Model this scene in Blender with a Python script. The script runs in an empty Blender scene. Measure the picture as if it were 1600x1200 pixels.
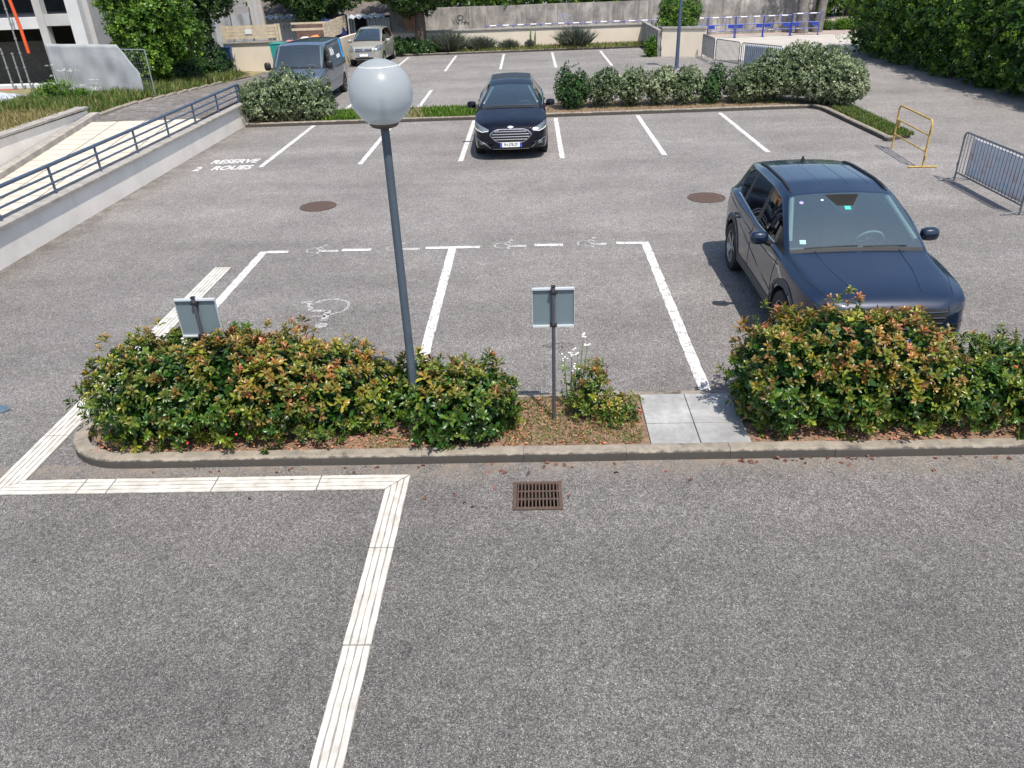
import bpy, bmesh, math, random
import numpy as np
from mathutils import Vector, Matrix
from mathutils.bvhtree import BVHTree
from mathutils import noise as mnoise

rng = np.random.default_rng(7)
random.seed(7)
S = bpy.context.scene
COL = S.collection
R = math.radians
PI = math.pi

# ------------------------------------------------------------------ camera
CAM_H, F_PX = 4.30, 1184.4
PITCH, ROLL, YAW = R(29.247), R(2.214), R(-2.2276)


def cam_axes():
    f = Vector((math.sin(YAW) * math.cos(PITCH), math.cos(YAW) * math.cos(PITCH), -math.sin(PITCH)))
    rt = Vector((math.cos(YAW), -math.sin(YAW), 0))
    dn = f.cross(rt)
    c, s = math.cos(ROLL), math.sin(ROLL)
    return c * rt + s * dn, -s * rt + c * dn, f


AR, AD, AF = cam_axes()
cam_data = bpy.data.cameras.new('camera')
cam_data.sensor_width = 36.0
cam_data.lens = 36.0 * F_PX / 1600.0
cam_data.clip_start = 0.05
cam_data.clip_end = 600.0
cam = bpy.data.objects.new('camera', cam_data)
COL.objects.link(cam)
cam.matrix_world = Matrix(((AR.x, -AD.x, -AF.x, 0), (AR.y, -AD.y, -AF.y, 0), (AR.z, -AD.z, -AF.z, CAM_H), (0, 0, 0, 1)))
S.camera = cam


def _ray(px, py):
    return AR * ((px - 800) / F_PX) + AD * ((py - 600) / F_PX) + AF


def at(px, py, z=0.0):
    """survey helper: the point at height z seen at a pixel of the photograph"""
    d = _ray(px, py)
    t = (z - CAM_H) / d.z
    return Vector((d.x * t, d.y * t, z))


def atY(px, py, Y):
    d = _ray(px, py)
    t = Y / d.y
    return Vector((d.x * t, Y, CAM_H + d.z * t))


# ------------------------------------------------------------------ light
SUN_DIR = Vector((0.44, -0.898, 0.0)) * math.cos(R(62.5)) + Vector((0, 0, math.sin(R(62.5))))
world = bpy.data.worlds.new('World')
S.world = world
world.use_nodes = True
wn = world.node_tree.nodes
wl = world.node_tree.links
wn.clear()
wo = wn.new('ShaderNodeOutputWorld')
wb = wn.new('ShaderNodeBackground')
sky = wn.new('ShaderNodeTexSky')
sky.sky_type = 'NISHITA'
sky.sun_disc = False
sky.sun_elevation = R(62.5)
sky.sun_rotation = math.atan2(SUN_DIR.x, SUN_DIR.y)
sky.altitude = 200
sky.air_density = 1.0
sky.dust_density = 1.6
sky.ozone_density = 1.0
wb.inputs['Strength'].default_value = 0.135
wl.new(sky.outputs[0], wb.inputs[0])
wl.new(wb.outputs[0], wo.inputs[0])
sd = bpy.data.lights.new('sun', 'SUN')
sd.energy = 4.2
sd.angle = R(0.53)
sd.color = (1.0, 0.945, 0.865)
sun = bpy.data.objects.new('sun', sd)
COL.objects.link(sun)
sun.rotation_euler = SUN_DIR.to_track_quat('Z', 'Y').to_euler()
sun.location = (10, -20, 40)
S.view_settings.view_transform = 'Standard'
S.view_settings.look = 'None'
S.view_settings.exposure = 0.46
S.view_settings.gamma = 1.0
S.view_settings.use_curve_mapping = False
S.render.engine = 'CYCLES'
S.cycles.use_denoising = True
S.cycles.max_bounces = 8
S.cycles.transparent_max_bounces = 12
S.cycles.caustics_reflective = False
S.cycles.caustics_refractive = False

# ------------------------------------------------------------------ materials
MATS = {}


def _new(name):
    m = bpy.data.materials.new(name)
    m.use_nodes = True
    nt = m.node_tree
    b = nt.nodes['Principled BSDF']
    return m, nt, b


def N(nt, kind, **kw):
    n = nt.nodes.new(kind)
    for k, v in kw.items():
        if k in n.inputs:
            n.inputs[k].default_value = v
        else:
            setattr(n, k, v)
    return n


def c4(c):
    return (c[0], c[1], c[2], 1.0)


def ramp(nt, fac, stops):
    r = nt.nodes.new('ShaderNodeValToRGB')
    e = r.color_ramp.elements
    while len(e) < len(stops):
        e.new(0.5)
    for i, (p, c) in enumerate(stops):
        e[i].position = p
        e[i].color = c4(c) if not isinstance(c, (int, float)) else (c, c, c, 1)
    nt.links.new(fac, r.inputs[0])
    return r.outputs[0]


def mix(nt, a, b, fac, mode='MIX'):
    m = nt.nodes.new('ShaderNodeMix')
    m.data_type = 'RGBA'
    m.blend_type = mode
    for i, v in ((6, a), (7, b)):
        if isinstance(v, (tuple, list)):
            m.inputs[i].default_value = c4(v)
        else:
            nt.links.new(v, m.inputs[i])
    if isinstance(fac, (int, float)):
        m.inputs[0].default_value = fac
    else:
        nt.links.new(fac, m.inputs[0])
    return m.outputs[2]


def coords(nt, obj=True):
    return nt.nodes.new('ShaderNodeTexCoord').outputs['Object'] if obj else nt.nodes.new('ShaderNodeNewGeometry').outputs['Position']


def tnoise(nt, co, scale, detail=4.0, rough=0.6):
    n = N(nt, 'ShaderNodeTexNoise', Scale=scale, Detail=detail, Roughness=rough)
    nt.links.new(co, n.inputs['Vector'])
    return n.outputs[0]


def bump(nt, b, h, strength=0.3, dist=0.01):
    n = N(nt, 'ShaderNodeBump', Strength=strength, Distance=dist)
    nt.links.new(h, n.inputs['Height'])
    nt.links.new(n.outputs[0], b.inputs['Normal'])


def mat(name, col, rough=0.6, metal=0.0, var=0.12, scale=6.0, coat=0.0, spec=0.5, bmp=0.0, bscale=80.0, dirt=None, world=False):
    if name in MATS:
        return MATS[name]
    m, nt, b = _new(name)
    b.inputs['Roughness'].default_value = rough
    b.inputs['Metallic'].default_value = metal
    b.inputs['Coat Weight'].default_value = coat
    b.inputs['Coat Roughness'].default_value = 0.03
    b.inputs['Specular IOR Level'].default_value = spec
    co = coords(nt, not world)
    n = tnoise(nt, co, scale)
    lo = tuple(max(0, c * (1 - var)) for c in col)
    hi = tuple(min(1, c * (1 + var)) for c in col)
    c = ramp(nt, n, [(0.3, lo), (0.7, hi)])
    if dirt:
        dcol, dscale, damt = dirt
        d = tnoise(nt, co, dscale, 6.0, 0.65)
        f = ramp(nt, d, [(0.52 - damt * .2, 0.0), (0.75, damt)])
        c = mix(nt, c, dcol, f)
    nt.links.new(c, b.inputs['Base Color'])
    if bmp:
        bump(nt, b, tnoise(nt, co, bscale, 3.0), bmp, 0.01)
    MATS[name] = m
    return m


def m_asphalt():
    m, nt, b = _new('asphalt')
    co = coords(nt)
    v = N(nt, 'ShaderNodeTexVoronoi', Scale=165.0)
    nt.links.new(co, v.inputs['Vector'])
    sep = nt.nodes.new('ShaderNodeSeparateColor')
    nt.links.new(v.outputs['Color'], sep.inputs[0])
    stone = ramp(nt, sep.outputs[0], [(0.0, (.058, .055, .053)), (.40, (.130, .124, .120)), (.80, (.215, .206, .198)), (.93, (.29, .28, .27)), (1.0, (.43, .42, .405))])
    # dark binder between the stones
    edge = ramp(nt, v.outputs['Distance'], [(0.40, 0.0), (0.80, 0.48)])
    c = mix(nt, stone, (.05, .048, .047), edge)
    v2 = N(nt, 'ShaderNodeTexVoronoi', Scale=62.0)
    nt.links.new(co, v2.inputs['Vector'])
    sep2 = nt.nodes.new('ShaderNodeSeparateColor')
    nt.links.new(v2.outputs['Color'], sep2.inputs[0])
    c = mix(nt, c, ramp(nt, sep2.outputs[1], [(0, .74), (1, 1.24)]), 1.0, 'MULTIPLY')
    # wear patches, tyre polished lanes, old stains
    w1 = ramp(nt, tnoise(nt, co, 0.42, 5.0, 0.6), [(0.30, .85), (0.70, 1.14)])
    c = mix(nt, c, w1, 1.0, 'MULTIPLY')
    w0 = ramp(nt, tnoise(nt, co, 0.13, 3.0, 0.5), [(0.35, .92), (0.65, 1.07)])
    c = mix(nt, c, w0, 1.0, 'MULTIPLY')
    w2 = ramp(nt, tnoise(nt, co, 2.6, 5.0, 0.65), [(0.30, .90), (0.72, 1.10)])
    c = mix(nt, c, w2, 1.0, 'MULTIPLY')
    mp = N(nt, 'ShaderNodeMapping')
    mp.inputs['Scale'].default_value = (0.12, 0.9, 1)
    nt.links.new(co, mp.inputs[0])
    w3 = ramp(nt, tnoise(nt, mp.outputs[0], 1.0, 3.0, 0.5), [(0.33, .90), (0.62, 1.06)])
    c = mix(nt, c, w3, 1.0, 'MULTIPLY')
    gr = ramp(nt, tnoise(nt, co, 26.0, 2.0, 0.6), [(0.30, .88), (0.70, 1.12)])
    c = mix(nt, c, gr, 1.0, 'MULTIPLY')
    gr2 = ramp(nt, tnoise(nt, co, 9.0, 3.0, 0.7), [(0.30, .88), (0.70, 1.12)])
    c = mix(nt, c, gr2, 1.0, 'MULTIPLY')
    # tone gradient: darker in front of the planted island, paler further off
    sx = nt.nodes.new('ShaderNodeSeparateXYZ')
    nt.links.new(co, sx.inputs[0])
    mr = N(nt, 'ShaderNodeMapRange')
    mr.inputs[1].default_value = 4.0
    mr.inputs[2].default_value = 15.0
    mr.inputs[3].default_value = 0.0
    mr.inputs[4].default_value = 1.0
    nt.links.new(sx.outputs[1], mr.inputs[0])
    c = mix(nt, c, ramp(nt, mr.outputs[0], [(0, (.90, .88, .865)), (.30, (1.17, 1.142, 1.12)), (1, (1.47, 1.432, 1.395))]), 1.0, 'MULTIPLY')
    # dust swept against the near kerb and along the parapet wall
    dk = N(nt, 'ShaderNodeMapRange')
    dk.inputs[1].default_value, dk.inputs[2].default_value = 5.72, 6.10
    nt.links.new(sx.outputs[1], dk.inputs[0])
    dk2 = N(nt, 'ShaderNodeMapRange')
    dk2.inputs[1].default_value, dk2.inputs[2].default_value = 6.2, 6.12
    nt.links.new(sx.outputs[1], dk2.inputs[0])
    dw = N(nt, 'ShaderNodeMapRange')
    dw.inputs[1].default_value, dw.inputs[2].default_value = -8.45, -9.0
    nt.links.new(sx.outputs[0], dw.inputs[0])
    pm = N(nt, 'ShaderNodeMath', operation='MULTIPLY')
    nt.links.new(dk.outputs[0], pm.inputs[0])
    nt.links.new(dk2.outputs[0], pm.inputs[1])
    nd = ramp(nt, tnoise(nt, co, 3.0, 6.0, .7), [(.38, 0.0), (.62, .8)])
    c = mix(nt, c, (.24, .195, .155), mix(nt, (0, 0, 0), nd, pm.outputs[0]))
    c = mix(nt, c, (.085, .07, .055), mix(nt, (0, 0, 0), nd, dw.outputs[0]))
    st = ramp(nt, tnoise(nt, co, 1.1, 6.0, 0.7), [(0.60, 0.0), (0.76, 0.36)])
    c = mix(nt, c, (.07, .065, .062), st)
    nt.links.new(c, b.inputs['Base Color'])
    b.inputs['Roughness'].default_value = 0.88
    b.inputs['Specular IOR Level'].default_value = 0.3
    bump(nt, b, v.outputs['Distance'], 0.35, -0.003)
    return m


def m_paint_mark(name, col, wear):
    """road paint, worn through to the stones in places"""
    m, nt, b = _new(name)
    co = coords(nt)
    v = N(nt, 'ShaderNodeTexVoronoi', Scale=105.0)
    nt.links.new(co, v.inputs['Vector'])
    sep = nt.nodes.new('ShaderNodeSeparateColor')
    nt.links.new(v.outputs['Color'], sep.inputs[0])
    n = tnoise(nt, co, 7.0, 6.0, 0.7)
    a = N(nt, 'ShaderNodeMath', operation='MULTIPLY_ADD')
    nt.links.new(sep.outputs[0], a.inputs[0])
    a.inputs[1].default_value = 0.45
    nt.links.new(n, a.inputs[2])
    f = ramp(nt, a.outputs[0], [(max(0, 1.02 - wear), 0.0), (min(1, 1.12 - wear), 1.0)])
    base = ramp(nt, tnoise(nt, co, 22.0), [(0.3, tuple(x * .88 for x in col)), (0.7, col)])
    nt.links.new(base, b.inputs['Base Color'])
    b.inputs['Roughness'].default_value = 0.75
    tr = nt.nodes.new('ShaderNodeBsdfTransparent')
    ms = nt.nodes.new('ShaderNodeMixShader')
    nt.links.new(f, ms.inputs[0])
    nt.links.new(b.outputs[0], ms.inputs[1])
    nt.links.new(tr.outputs[0], ms.inputs[2])
    nt.links.new(ms.outputs[0], nt.nodes['Material Output'].inputs[0])
    bump(nt, b, v.outputs['Distance'], 0.3, -0.003)
    return m


def m_leaf(name, stops, young=None, rough=0.42, trans=0.25):
    """leaf colour: attribute r = random place along the stops, g = how young (reddish) the leaf is"""
    m, nt, b = _new(name)
    a = N(nt, 'ShaderNodeAttribute')
    a.attribute_name = 'leafcol'
    sep = nt.nodes.new('ShaderNodeSeparateColor')
    nt.links.new(a.outputs['Color'], sep.inputs[0])
    c = ramp(nt, sep.outputs[0], stops)
    if young:
        c2 = ramp(nt, sep.outputs[2], young)
        c = mix(nt, c, c2, sep.outputs[1])
    nt.links.new(c, b.inputs['Base Color'])
    b.inputs['Roughness'].default_value = rough
    tl = nt.nodes.new('ShaderNodeBsdfTranslucent')
    nt.links.new(mix(nt, c, (1.0, 1.15, .55), 1.0, 'MULTIPLY'), tl.inputs[0])
    ms = nt.nodes.new('ShaderNodeMixShader')
    ms.inputs[0].default_value = trans
    nt.links.new(b.outputs[0], ms.inputs[1])
    nt.links.new(tl.outputs[0], ms.inputs[2])
    nt.links.new(ms.outputs[0], nt.nodes['Material Output'].inputs[0])
    return m


def m_glass(name, tint, refl=1.0, rough=0.0, painted_sheen=0.0):
    m, nt, b = _new(name)
    nt.nodes.remove(b)
    tr = nt.nodes.new('ShaderNodeBsdfTransparent')
    tr.inputs[0].default_value = c4(tint)
    gl = nt.nodes.new('ShaderNodeBsdfGlossy')
    gl.inputs['Roughness'].default_value = rough
    fr = N(nt, 'ShaderNodeFresnel', IOR=1.55)
    mu = N(nt, 'ShaderNodeMath', operation='MULTIPLY')
    nt.links.new(fr.outputs[0], mu.inputs[0])
    mu.inputs[1].default_value = refl
    mu.use_clamp = True
    ms = nt.nodes.new('ShaderNodeMixShader')
    nt.links.new(mu.outputs[0], ms.inputs[0])
    nt.links.new(tr.outputs[0], ms.inputs[1])
    nt.links.new(gl.outputs[0], ms.inputs[2])
    out = ms.outputs[0]
    if painted_sheen:
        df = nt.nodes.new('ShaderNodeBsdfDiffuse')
        df.inputs[0].default_value = (.34, .55, .60, 1)  # pale teal diffuse painted in for the sky reflected on the screen
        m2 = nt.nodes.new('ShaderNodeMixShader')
        m2.inputs[0].default_value = painted_sheen
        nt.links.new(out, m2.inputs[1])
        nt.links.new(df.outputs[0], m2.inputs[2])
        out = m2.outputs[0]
    nt.links.new(out, nt.nodes['Material Output'].inputs[0])
    MATS[name] = m
    return m


def m_carpaint(name, col, metal=0.5, rough=0.35, flake=0.2, coat=1.0, spec=.3):
    m, nt, b = _new(name)
    co = coords(nt)
    n = tnoise(nt, co, 900.0, 1.0)
    c = ramp(nt, n, [(0.3, tuple(x * (1 - flake) for x in col)), (0.7, tuple(x * (1 + flake) for x in col))])
    dust = ramp(nt, tnoise(nt, co, 3.0, 6.0, 0.7), [(0.45, 0.0), (0.85, 0.025)])
    c = mix(nt, c, (.35, .33, .30), dust)
    nt.links.new(c, b.inputs['Base Color'])
    b.inputs['Metallic'].default_value = metal
    b.inputs['Roughness'].default_value = rough
    b.inputs['Coat Weight'].default_value = coat
    b.inputs['Specular IOR Level'].default_value = spec
    b.inputs['Coat Roughness'].default_value = 0.025
    MATS[name] = m
    return m


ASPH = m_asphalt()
LINE = m_paint_mark('parking_line_paint', (.66, .65, .63), 0.18)
FADED = m_paint_mark('faded_marking_paint', (.60, .59, .57), 0.33)
WRITE = m_paint_mark('lettering_paint', (.70, .69, .68), 0.12)
TACT = mat('tactile_resin', (.60, .58, .525), .7, var=.10, scale=5, dirt=((.30, .27, .23), 7.0, .75), bmp=.15, bscale=60)
TACTBASE = mat('tactile_base', (.30, .28, .25), .8, var=.2, scale=10, dirt=((.12, .11, .10), 9.0, .8))
KERB = mat('kerb_concrete', (.29, .25, .20), .9, var=.2, scale=9, dirt=((.13, .12, .10), 5.0, .7), bmp=.5, bscale=120)


def kerb_grime(m):
    nt = m.node_tree
    b = nt.nodes['Principled BSDF']
    lk = b.inputs['Base Color'].links[0]
    c = lk.from_socket
    co = coords(nt)
    sx = nt.nodes.new('ShaderNodeSeparateXYZ')
    nt.links.new(co, sx.inputs[0])
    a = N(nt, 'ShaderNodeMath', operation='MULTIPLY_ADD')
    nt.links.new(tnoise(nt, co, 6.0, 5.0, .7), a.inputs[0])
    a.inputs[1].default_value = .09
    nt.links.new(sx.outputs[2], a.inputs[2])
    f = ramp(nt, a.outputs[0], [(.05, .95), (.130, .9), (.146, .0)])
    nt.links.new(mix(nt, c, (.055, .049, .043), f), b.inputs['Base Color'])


kerb_grime(KERB)
SLAB = mat('paving_slab', (.42, .42, .41), .85, var=.16, scale=16, dirt=((.21, .205, .20), 1.7, 1.0), bmp=.4, bscale=150)
SOIL = mat('bed_soil', (.16, .105, .07), .95, var=.5, scale=30, dirt=((.32, .20, .13), 16.0, .8), bmp=.8, bscale=60)
CREAM = mat('cream_render', (.66, .58, .47), .9, var=.04, scale=1.6, dirt=((.55, .47, .38), 1.3, .35), bmp=.25, bscale=160, world=True)
WALLW = mat('pale_wall_render', (.80, .75, .68), .9, var=.05, scale=1.2, dirt=((.50, .45, .40), 1.1, .4), bmp=.25, bscale=160, world=True)
COPE = mat('coping_concrete', (.36, .335, .30), .9, var=.18, scale=7, dirt=((.15, .14, .13), 3.0, .7), bmp=.5, bscale=90, world=True)
CONC = mat('old_concrete', (.43, .40, .36), .9, var=.2, scale=.8, dirt=((.10, .095, .09), 1.4, 1.0), bmp=.4, bscale=30, world=True)


def wall_streaks(m):
    """soot and water streaks running down the old wall"""
    nt = m.node_tree
    b = nt.nodes['Principled BSDF']
    c = b.inputs['Base Color'].links[0].from_socket
    co = coords(nt, False)
    mp = N(nt, 'ShaderNodeMapping')
    mp.inputs['Scale'].default_value = (1.5, 1.5, .22)
    nt.links.new(co, mp.inputs[0])
    f = ramp(nt, tnoise(nt, mp.outputs[0], 1.6, 7.0, .75), [(.42, 0.0), (.68, .8)])
    c = mix(nt, c, (.11, .105, .10), f)
    mp2 = N(nt, 'ShaderNodeMapping')
    mp2.inputs['Scale'].default_value = (6, 6, .5)
    nt.links.new(co, mp2.inputs[0])
    c = mix(nt, c, (.62, .58, .52), ramp(nt, tnoise(nt, mp2.outputs[0], 1.0, 5.0, .7), [(.52, 0.0), (.75, .45)]))
    nt.links.new(c, b.inputs['Base Color'])


wall_streaks(CONC)
CONCL = mat('light_concrete', (.45, .415, .37), .9, var=.12, scale=.9, dirt=((.36, .33, .30), .5, .7), bmp=.3, bscale=30, world=True)
NEWC = mat('site_concrete', (.46, .46, .465), .85, var=.10, scale=1.5, dirt=((.34, .33, .32), .8, .7), world=True)
NEWW = mat('site_white', (.58, .59, .605), .8, var=.06, scale=1.0, dirt=((.45, .45, .45), .7, .5), world=True)
DARKIN = mat('dark_interior', (.035, .037, .038), .9, var=.4, scale=1.5, world=True)
POLE = mat('grey_painted_steel', (.062, .082, .108), .42, var=.12, scale=12, coat=.15, world=True)
RAIL = mat('blue_grey_rail', (.055, .085, .135), .42, var=.12, scale=9, coat=.1, world=True)
GALV = mat('galvanised_steel', (.36, .38, .40), .42, metal=.7, var=.18, scale=12, world=True)
DGALV = mat('dark_galvanised_steel', (.16, .175, .19), .45, metal=.6, var=.2, scale=12, world=True)
BLUEB = mat('blue_barrier_paint', (.010, .038, .30), .45, var=.2, scale=8, dirt=((.3, .3, .35), 9.0, .2), world=True)
WHITEP = mat('white_paint', (.78, .78, .77), .6, var=.06, scale=5)
YELL = mat('yellow_barrier_paint', (.56, .38, .09), .5, var=.15, scale=9, dirt=((.16, .07, .03), 11.0, .85))
RUST = mat('rusty_cast_iron', (.125, .080, .062), .8, metal=.3, var=.3, scale=30, dirt=((.06, .045, .04), 25.0, .7), bmp=.4, bscale=120)
PIT = mat('dark_pit', (.012, .011, .010), 1.0, var=.3)
SIGNB = mat('sign_back', (.17, .22, .245), .38, metal=.25, var=.06, scale=3)
SIGNE = mat('sign_rim', (.62, .66, .68), .4, metal=.3, var=.06, scale=3)
SIGNF = mat('sign_face', (.02, .09, .42), .4, var=.05)
BARK = mat('bark', (.085, .065, .05), .95, var=.4, scale=18, bmp=.8, bscale=40)
STEM = mat('shrub_stem', (.11, .07, .045), .9, var=.3, scale=20)
WOOD = mat('pale_timber', (.56, .47, .34), .85, var=.16, scale=5, dirt=((.30, .24, .17), 4.0, .6), world=True)
TYRE = mat('tyre_rubber', (.018, .018, .018), .8, var=.2, scale=20)
TRIM = mat('black_trim', (.014, .014, .015), .45, var=.2, scale=20)
CLAD = mat('grey_cladding', (.075, .075, .078), .7, var=.12, scale=30)
ALLOY = mat('alloy_rim', (.40, .41, .42), .32, metal=.9, var=.08, scale=10)
CHROME = mat('chrome', (.72, .73, .74), .12, metal=1.0, var=.03)
INTER = mat('car_interior', (.13, .138, .138), .8, var=.15, scale=12)
INTERL = mat('car_interior_light', (.32, .34, .33), .8, var=.1, scale=12)
PLATE = mat('number_plate', (.80, .80, .78), .4, var=.03)
PLATEB = mat('plate_blue', (.015, .06, .45), .4, var=.05)
INK = mat('black_ink', (.012, .012, .012), .5, var=.05)
LENS = mat('headlight_lens', (.20, .22, .24), .14, metal=.5, var=.3, scale=25, coat=1.0)
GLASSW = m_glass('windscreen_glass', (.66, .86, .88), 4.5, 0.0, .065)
GLASSD = m_glass('darker_windscreen_glass', (.62, .76, .74), 4.0, 0.0, .03)
GLASSS = m_glass('side_glass', (.13, .15, .15), 1.3)
ROOFG = mat('roof_glass', (.004, .005, .006), .05, var=.1, coat=1.0)
TARP = mat('grey_tarpaulin', (.33, .345, .36), .7, var=.10, scale=2.5, dirt=((.25, .26, .27), 2.0, .5), bmp=.5, bscale=5)
ORANGE = mat('orange_plastic', (.70, .10, .03), .5, var=.1)
NAVYTARP = mat('navy_tarpaulin', (.01, .02, .10), .6, var=.2)
REDLEAF = mat('fallen_leaf', (.135, .055, .034), .8, var=.6, scale=9)
PETAL = mat('white_petal', (.78, .77, .70), .7, var=.05)
REDLF = mat('red_leaf', (.55, .05, .04), .5, var=.2)
CORR = mat('corrugated_sheet', (.50, .55, .60), .5, metal=.2, var=.10, scale=2, dirt=((.3, .28, .26), 2.0, .5), world=True)
ROOFOLD = mat('old_roof', (.12, .10, .085), .95, var=.4, scale=5, dirt=((.2, .18, .16), 6.0, .5), bmp=.8, bscale=12, world=True)

PHOT = m_leaf('photinia_leaf', [(0, (.014, .050, .010)), (.42, (.046, .125, .018)), (.78, (.135, .225, .025)), (1, (.35, .36, .032))],
              [(0, (.22, .24, .033)), (.45, (.33, .19, .045)), (.8, (.42, .13, .055)), (1, (.50, .17, .09))], .32, .24)
VIB = m_leaf('pale_shrub_leaf', [(0, (.028, .058, .018)), (.4, (.105, .150, .062)), (.75, (.26, .31, .165)), (1, (.52, .55, .37))], None, .42, .18)
GREEN = m_leaf('green_shrub_leaf', [(0, (.012, .040, .010)), (.5, (.030, .088, .018)), (1, (.075, .16, .03))], None, .4, .25)
LIME = m_leaf('lime_leaf', [(0, (.022, .062, .008)), (.5, (.080, .180, .018)), (1, (.24, .37, .04))], None, .45, .35)
TREEL = m_leaf('tree_leaf', [(0, (.012, .036, .008)), (.5, (.034, .085, .015)), (1, (.10, .175, .025))], None, .45, .3)
DEEP = m_leaf('deep_hedge_leaf', [(0, (.015, .047, .010)), (.5, (.060, .145, .019)), (1, (.24, .36, .042))], None, .45, .42)
LAV = m_leaf('lavender_leaf', [(0, (.035, .055, .030)), (.5, (.085, .115, .065)), (1, (.15, .15, .12))], [(0, (.17, .15, .20)), (1, (.20, .16, .19))], .7, .2)
GRASS = m_leaf('grass_blade', [(0, (.035, .075, .012)), (.5, (.080, .145, .020)), (1, (.19, .24, .05))], [(0, (.30, .23, .10)), (1, (.42, .33, .17))], .6, .3)
DRY = m_leaf('dry_grass_blade', [(0, (.10, .11, .03)), (.5, (.22, .19, .07)), (1, (.38, .29, .13))], None, .7, .3)

# ------------------------------------------------------------------ helpers
WLOC = {}


def link(o, parent=None):
    COL.objects.link(o)
    if parent is not None:
        o.parent = parent
    return o


def thing(name, label, cat, loc=(0, 0, 0), rotz=0.0, group=None):
    o = bpy.data.objects.new(name, None)
    o.empty_display_size = .2
    COL.objects.link(o)
    o.location = loc
    o.rotation_euler = (0, 0, rotz)
    o['label'] = label
    o['category'] = cat
    if group:
        o['group'] = group
    return o


def tag(o, label=None, cat=None, group=None, kind=None):
    for k, v in (('label', label), ('category', cat), ('group', group), ('kind', kind)):
        if v:
            o[k] = v
    return o


class MB:
    """collects simple solids into one mesh"""

    def __init__(s):
        s.v, s.f = [], []

    def add(s, vs, fs):
        k = len(s.v)
        s.v += [tuple(v) for v in vs]
        s.f += [tuple(i + k for i in f) for f in fs]
        return s

    def box(s, x0, x1, y0, y1, z0, z1):
        return s.add([(x0, y0, z0), (x1, y0, z0), (x1, y1, z0), (x0, y1, z0), (x0, y0, z1), (x1, y0, z1), (x1, y1, z1), (x0, y1, z1)],
                     [(0, 3, 2, 1), (4, 5, 6, 7), (0, 1, 5, 4), (1, 2, 6, 5), (2, 3, 7, 6), (3, 0, 4, 7)])

    def obox(s, c, ux, uy, uz):
        c, ux, uy, uz = Vector(c), Vector(ux), Vector(uy), Vector(uz)
        p = [c + a * ux + b * uy + d * uz for d in (-1, 1) for a, b in ((-1, -1), (1, -1), (1, 1), (-1, 1))]
        return s.add(p, [(0, 3, 2, 1), (4, 5, 6, 7), (0, 1, 5, 4), (1, 2, 6, 5), (2, 3, 7, 6), (3, 0, 4, 7)])

    def tube(s, pts, r, n=8, cap=True):
        pts = [Vector(p) for p in pts]
        rs = r if isinstance(r, (list, tuple)) else [r] * len(pts)
        k = len(s.v)
        ref = None
        for i, p in enumerate(pts):
            d = (pts[min(i + 1, len(pts) - 1)] - pts[max(i - 1, 0)]).normalized()
            if ref is None:
                ref = Vector((0, 0, 1)) if abs(d.z) < .9 else Vector((1, 0, 0))
            a = d.cross(ref)
            if a.length < 1e-4:
                a = d.cross(Vector((1, 0, 0)))
            a.normalize()
            b = a.cross(d)
            ref = b
            for j in range(n):
                t = 2 * PI * j / n
                s.v.append(tuple(p + (a * math.cos(t) + b * math.sin(t)) * rs[i]))
        m = len(pts)
        for i in range(m - 1):
            for j in range(n):
                s.f.append((k + i * n + j, k + i * n + (j + 1) % n, k + (i + 1) * n + (j + 1) % n, k + (i + 1) * n + j))
        if cap:
            s.f.append(tuple(k + j for j in range(n))[::-1])
            s.f.append(tuple(k + (m - 1) * n + j for j in range(n)))
        return s

    def lathe(s, prof, n=32, M=None):
        """prof: (radius, height) pairs, turned about z; M places it"""
        k = len(s.v)
        M = M or Matrix.Identity(4)
        for (r, h) in prof:
            for j in range(n):
                t = 2 * PI * j / n
                s.v.append(tuple(M @ Vector((r * math.cos(t), r * math.sin(t), h))))
        for i in range(len(prof) - 1):
            for j in range(n):
                s.f.append((k + i * n + j, k + i * n + (j + 1) % n, k + (i + 1) * n + (j + 1) % n, k + (i + 1) * n + j))
        return s

    def prism(s, poly, z0, z1):
        n = len(poly)
        return s.add([(x, y, z0) for x, y in poly] + [(x, y, z1) for x, y in poly],
                     [tuple(range(n))[::-1], tuple(range(n, 2 * n))] + [(i, (i + 1) % n, n + (i + 1) % n, n + i) for i in range(n)])

    def shift(s, d):
        s.v = [(x - d[0], y - d[1], z - d[2]) for x, y, z in s.v]
        return s

    def build(s, name, material, parent=None, smooth=False, world=False, bevel=0.0):
        if world and parent is not None:
            o = parent
            off = Vector((0, 0, 0))
            while o is not None:
                off += o.location
                o = o.parent
            s.shift(off)
        me = bpy.data.meshes.new(name)
        me.from_pydata(s.v, [], s.f)
        me.materials.append(material)
        if smooth:
            for p in me.polygons:
                p.use_smooth = True
            try:
                me.set_sharp_from_angle(angle=R(40))
            except Exception:
                pass
        me.update()
        o = bpy.data.objects.new(name, me)
        link(o, parent)
        if bevel:
            b = o.modifiers.new('edge', 'BEVEL')
            b.width = bevel
            b.segments = 2
            b.limit_method = 'ANGLE'
        return o


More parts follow.
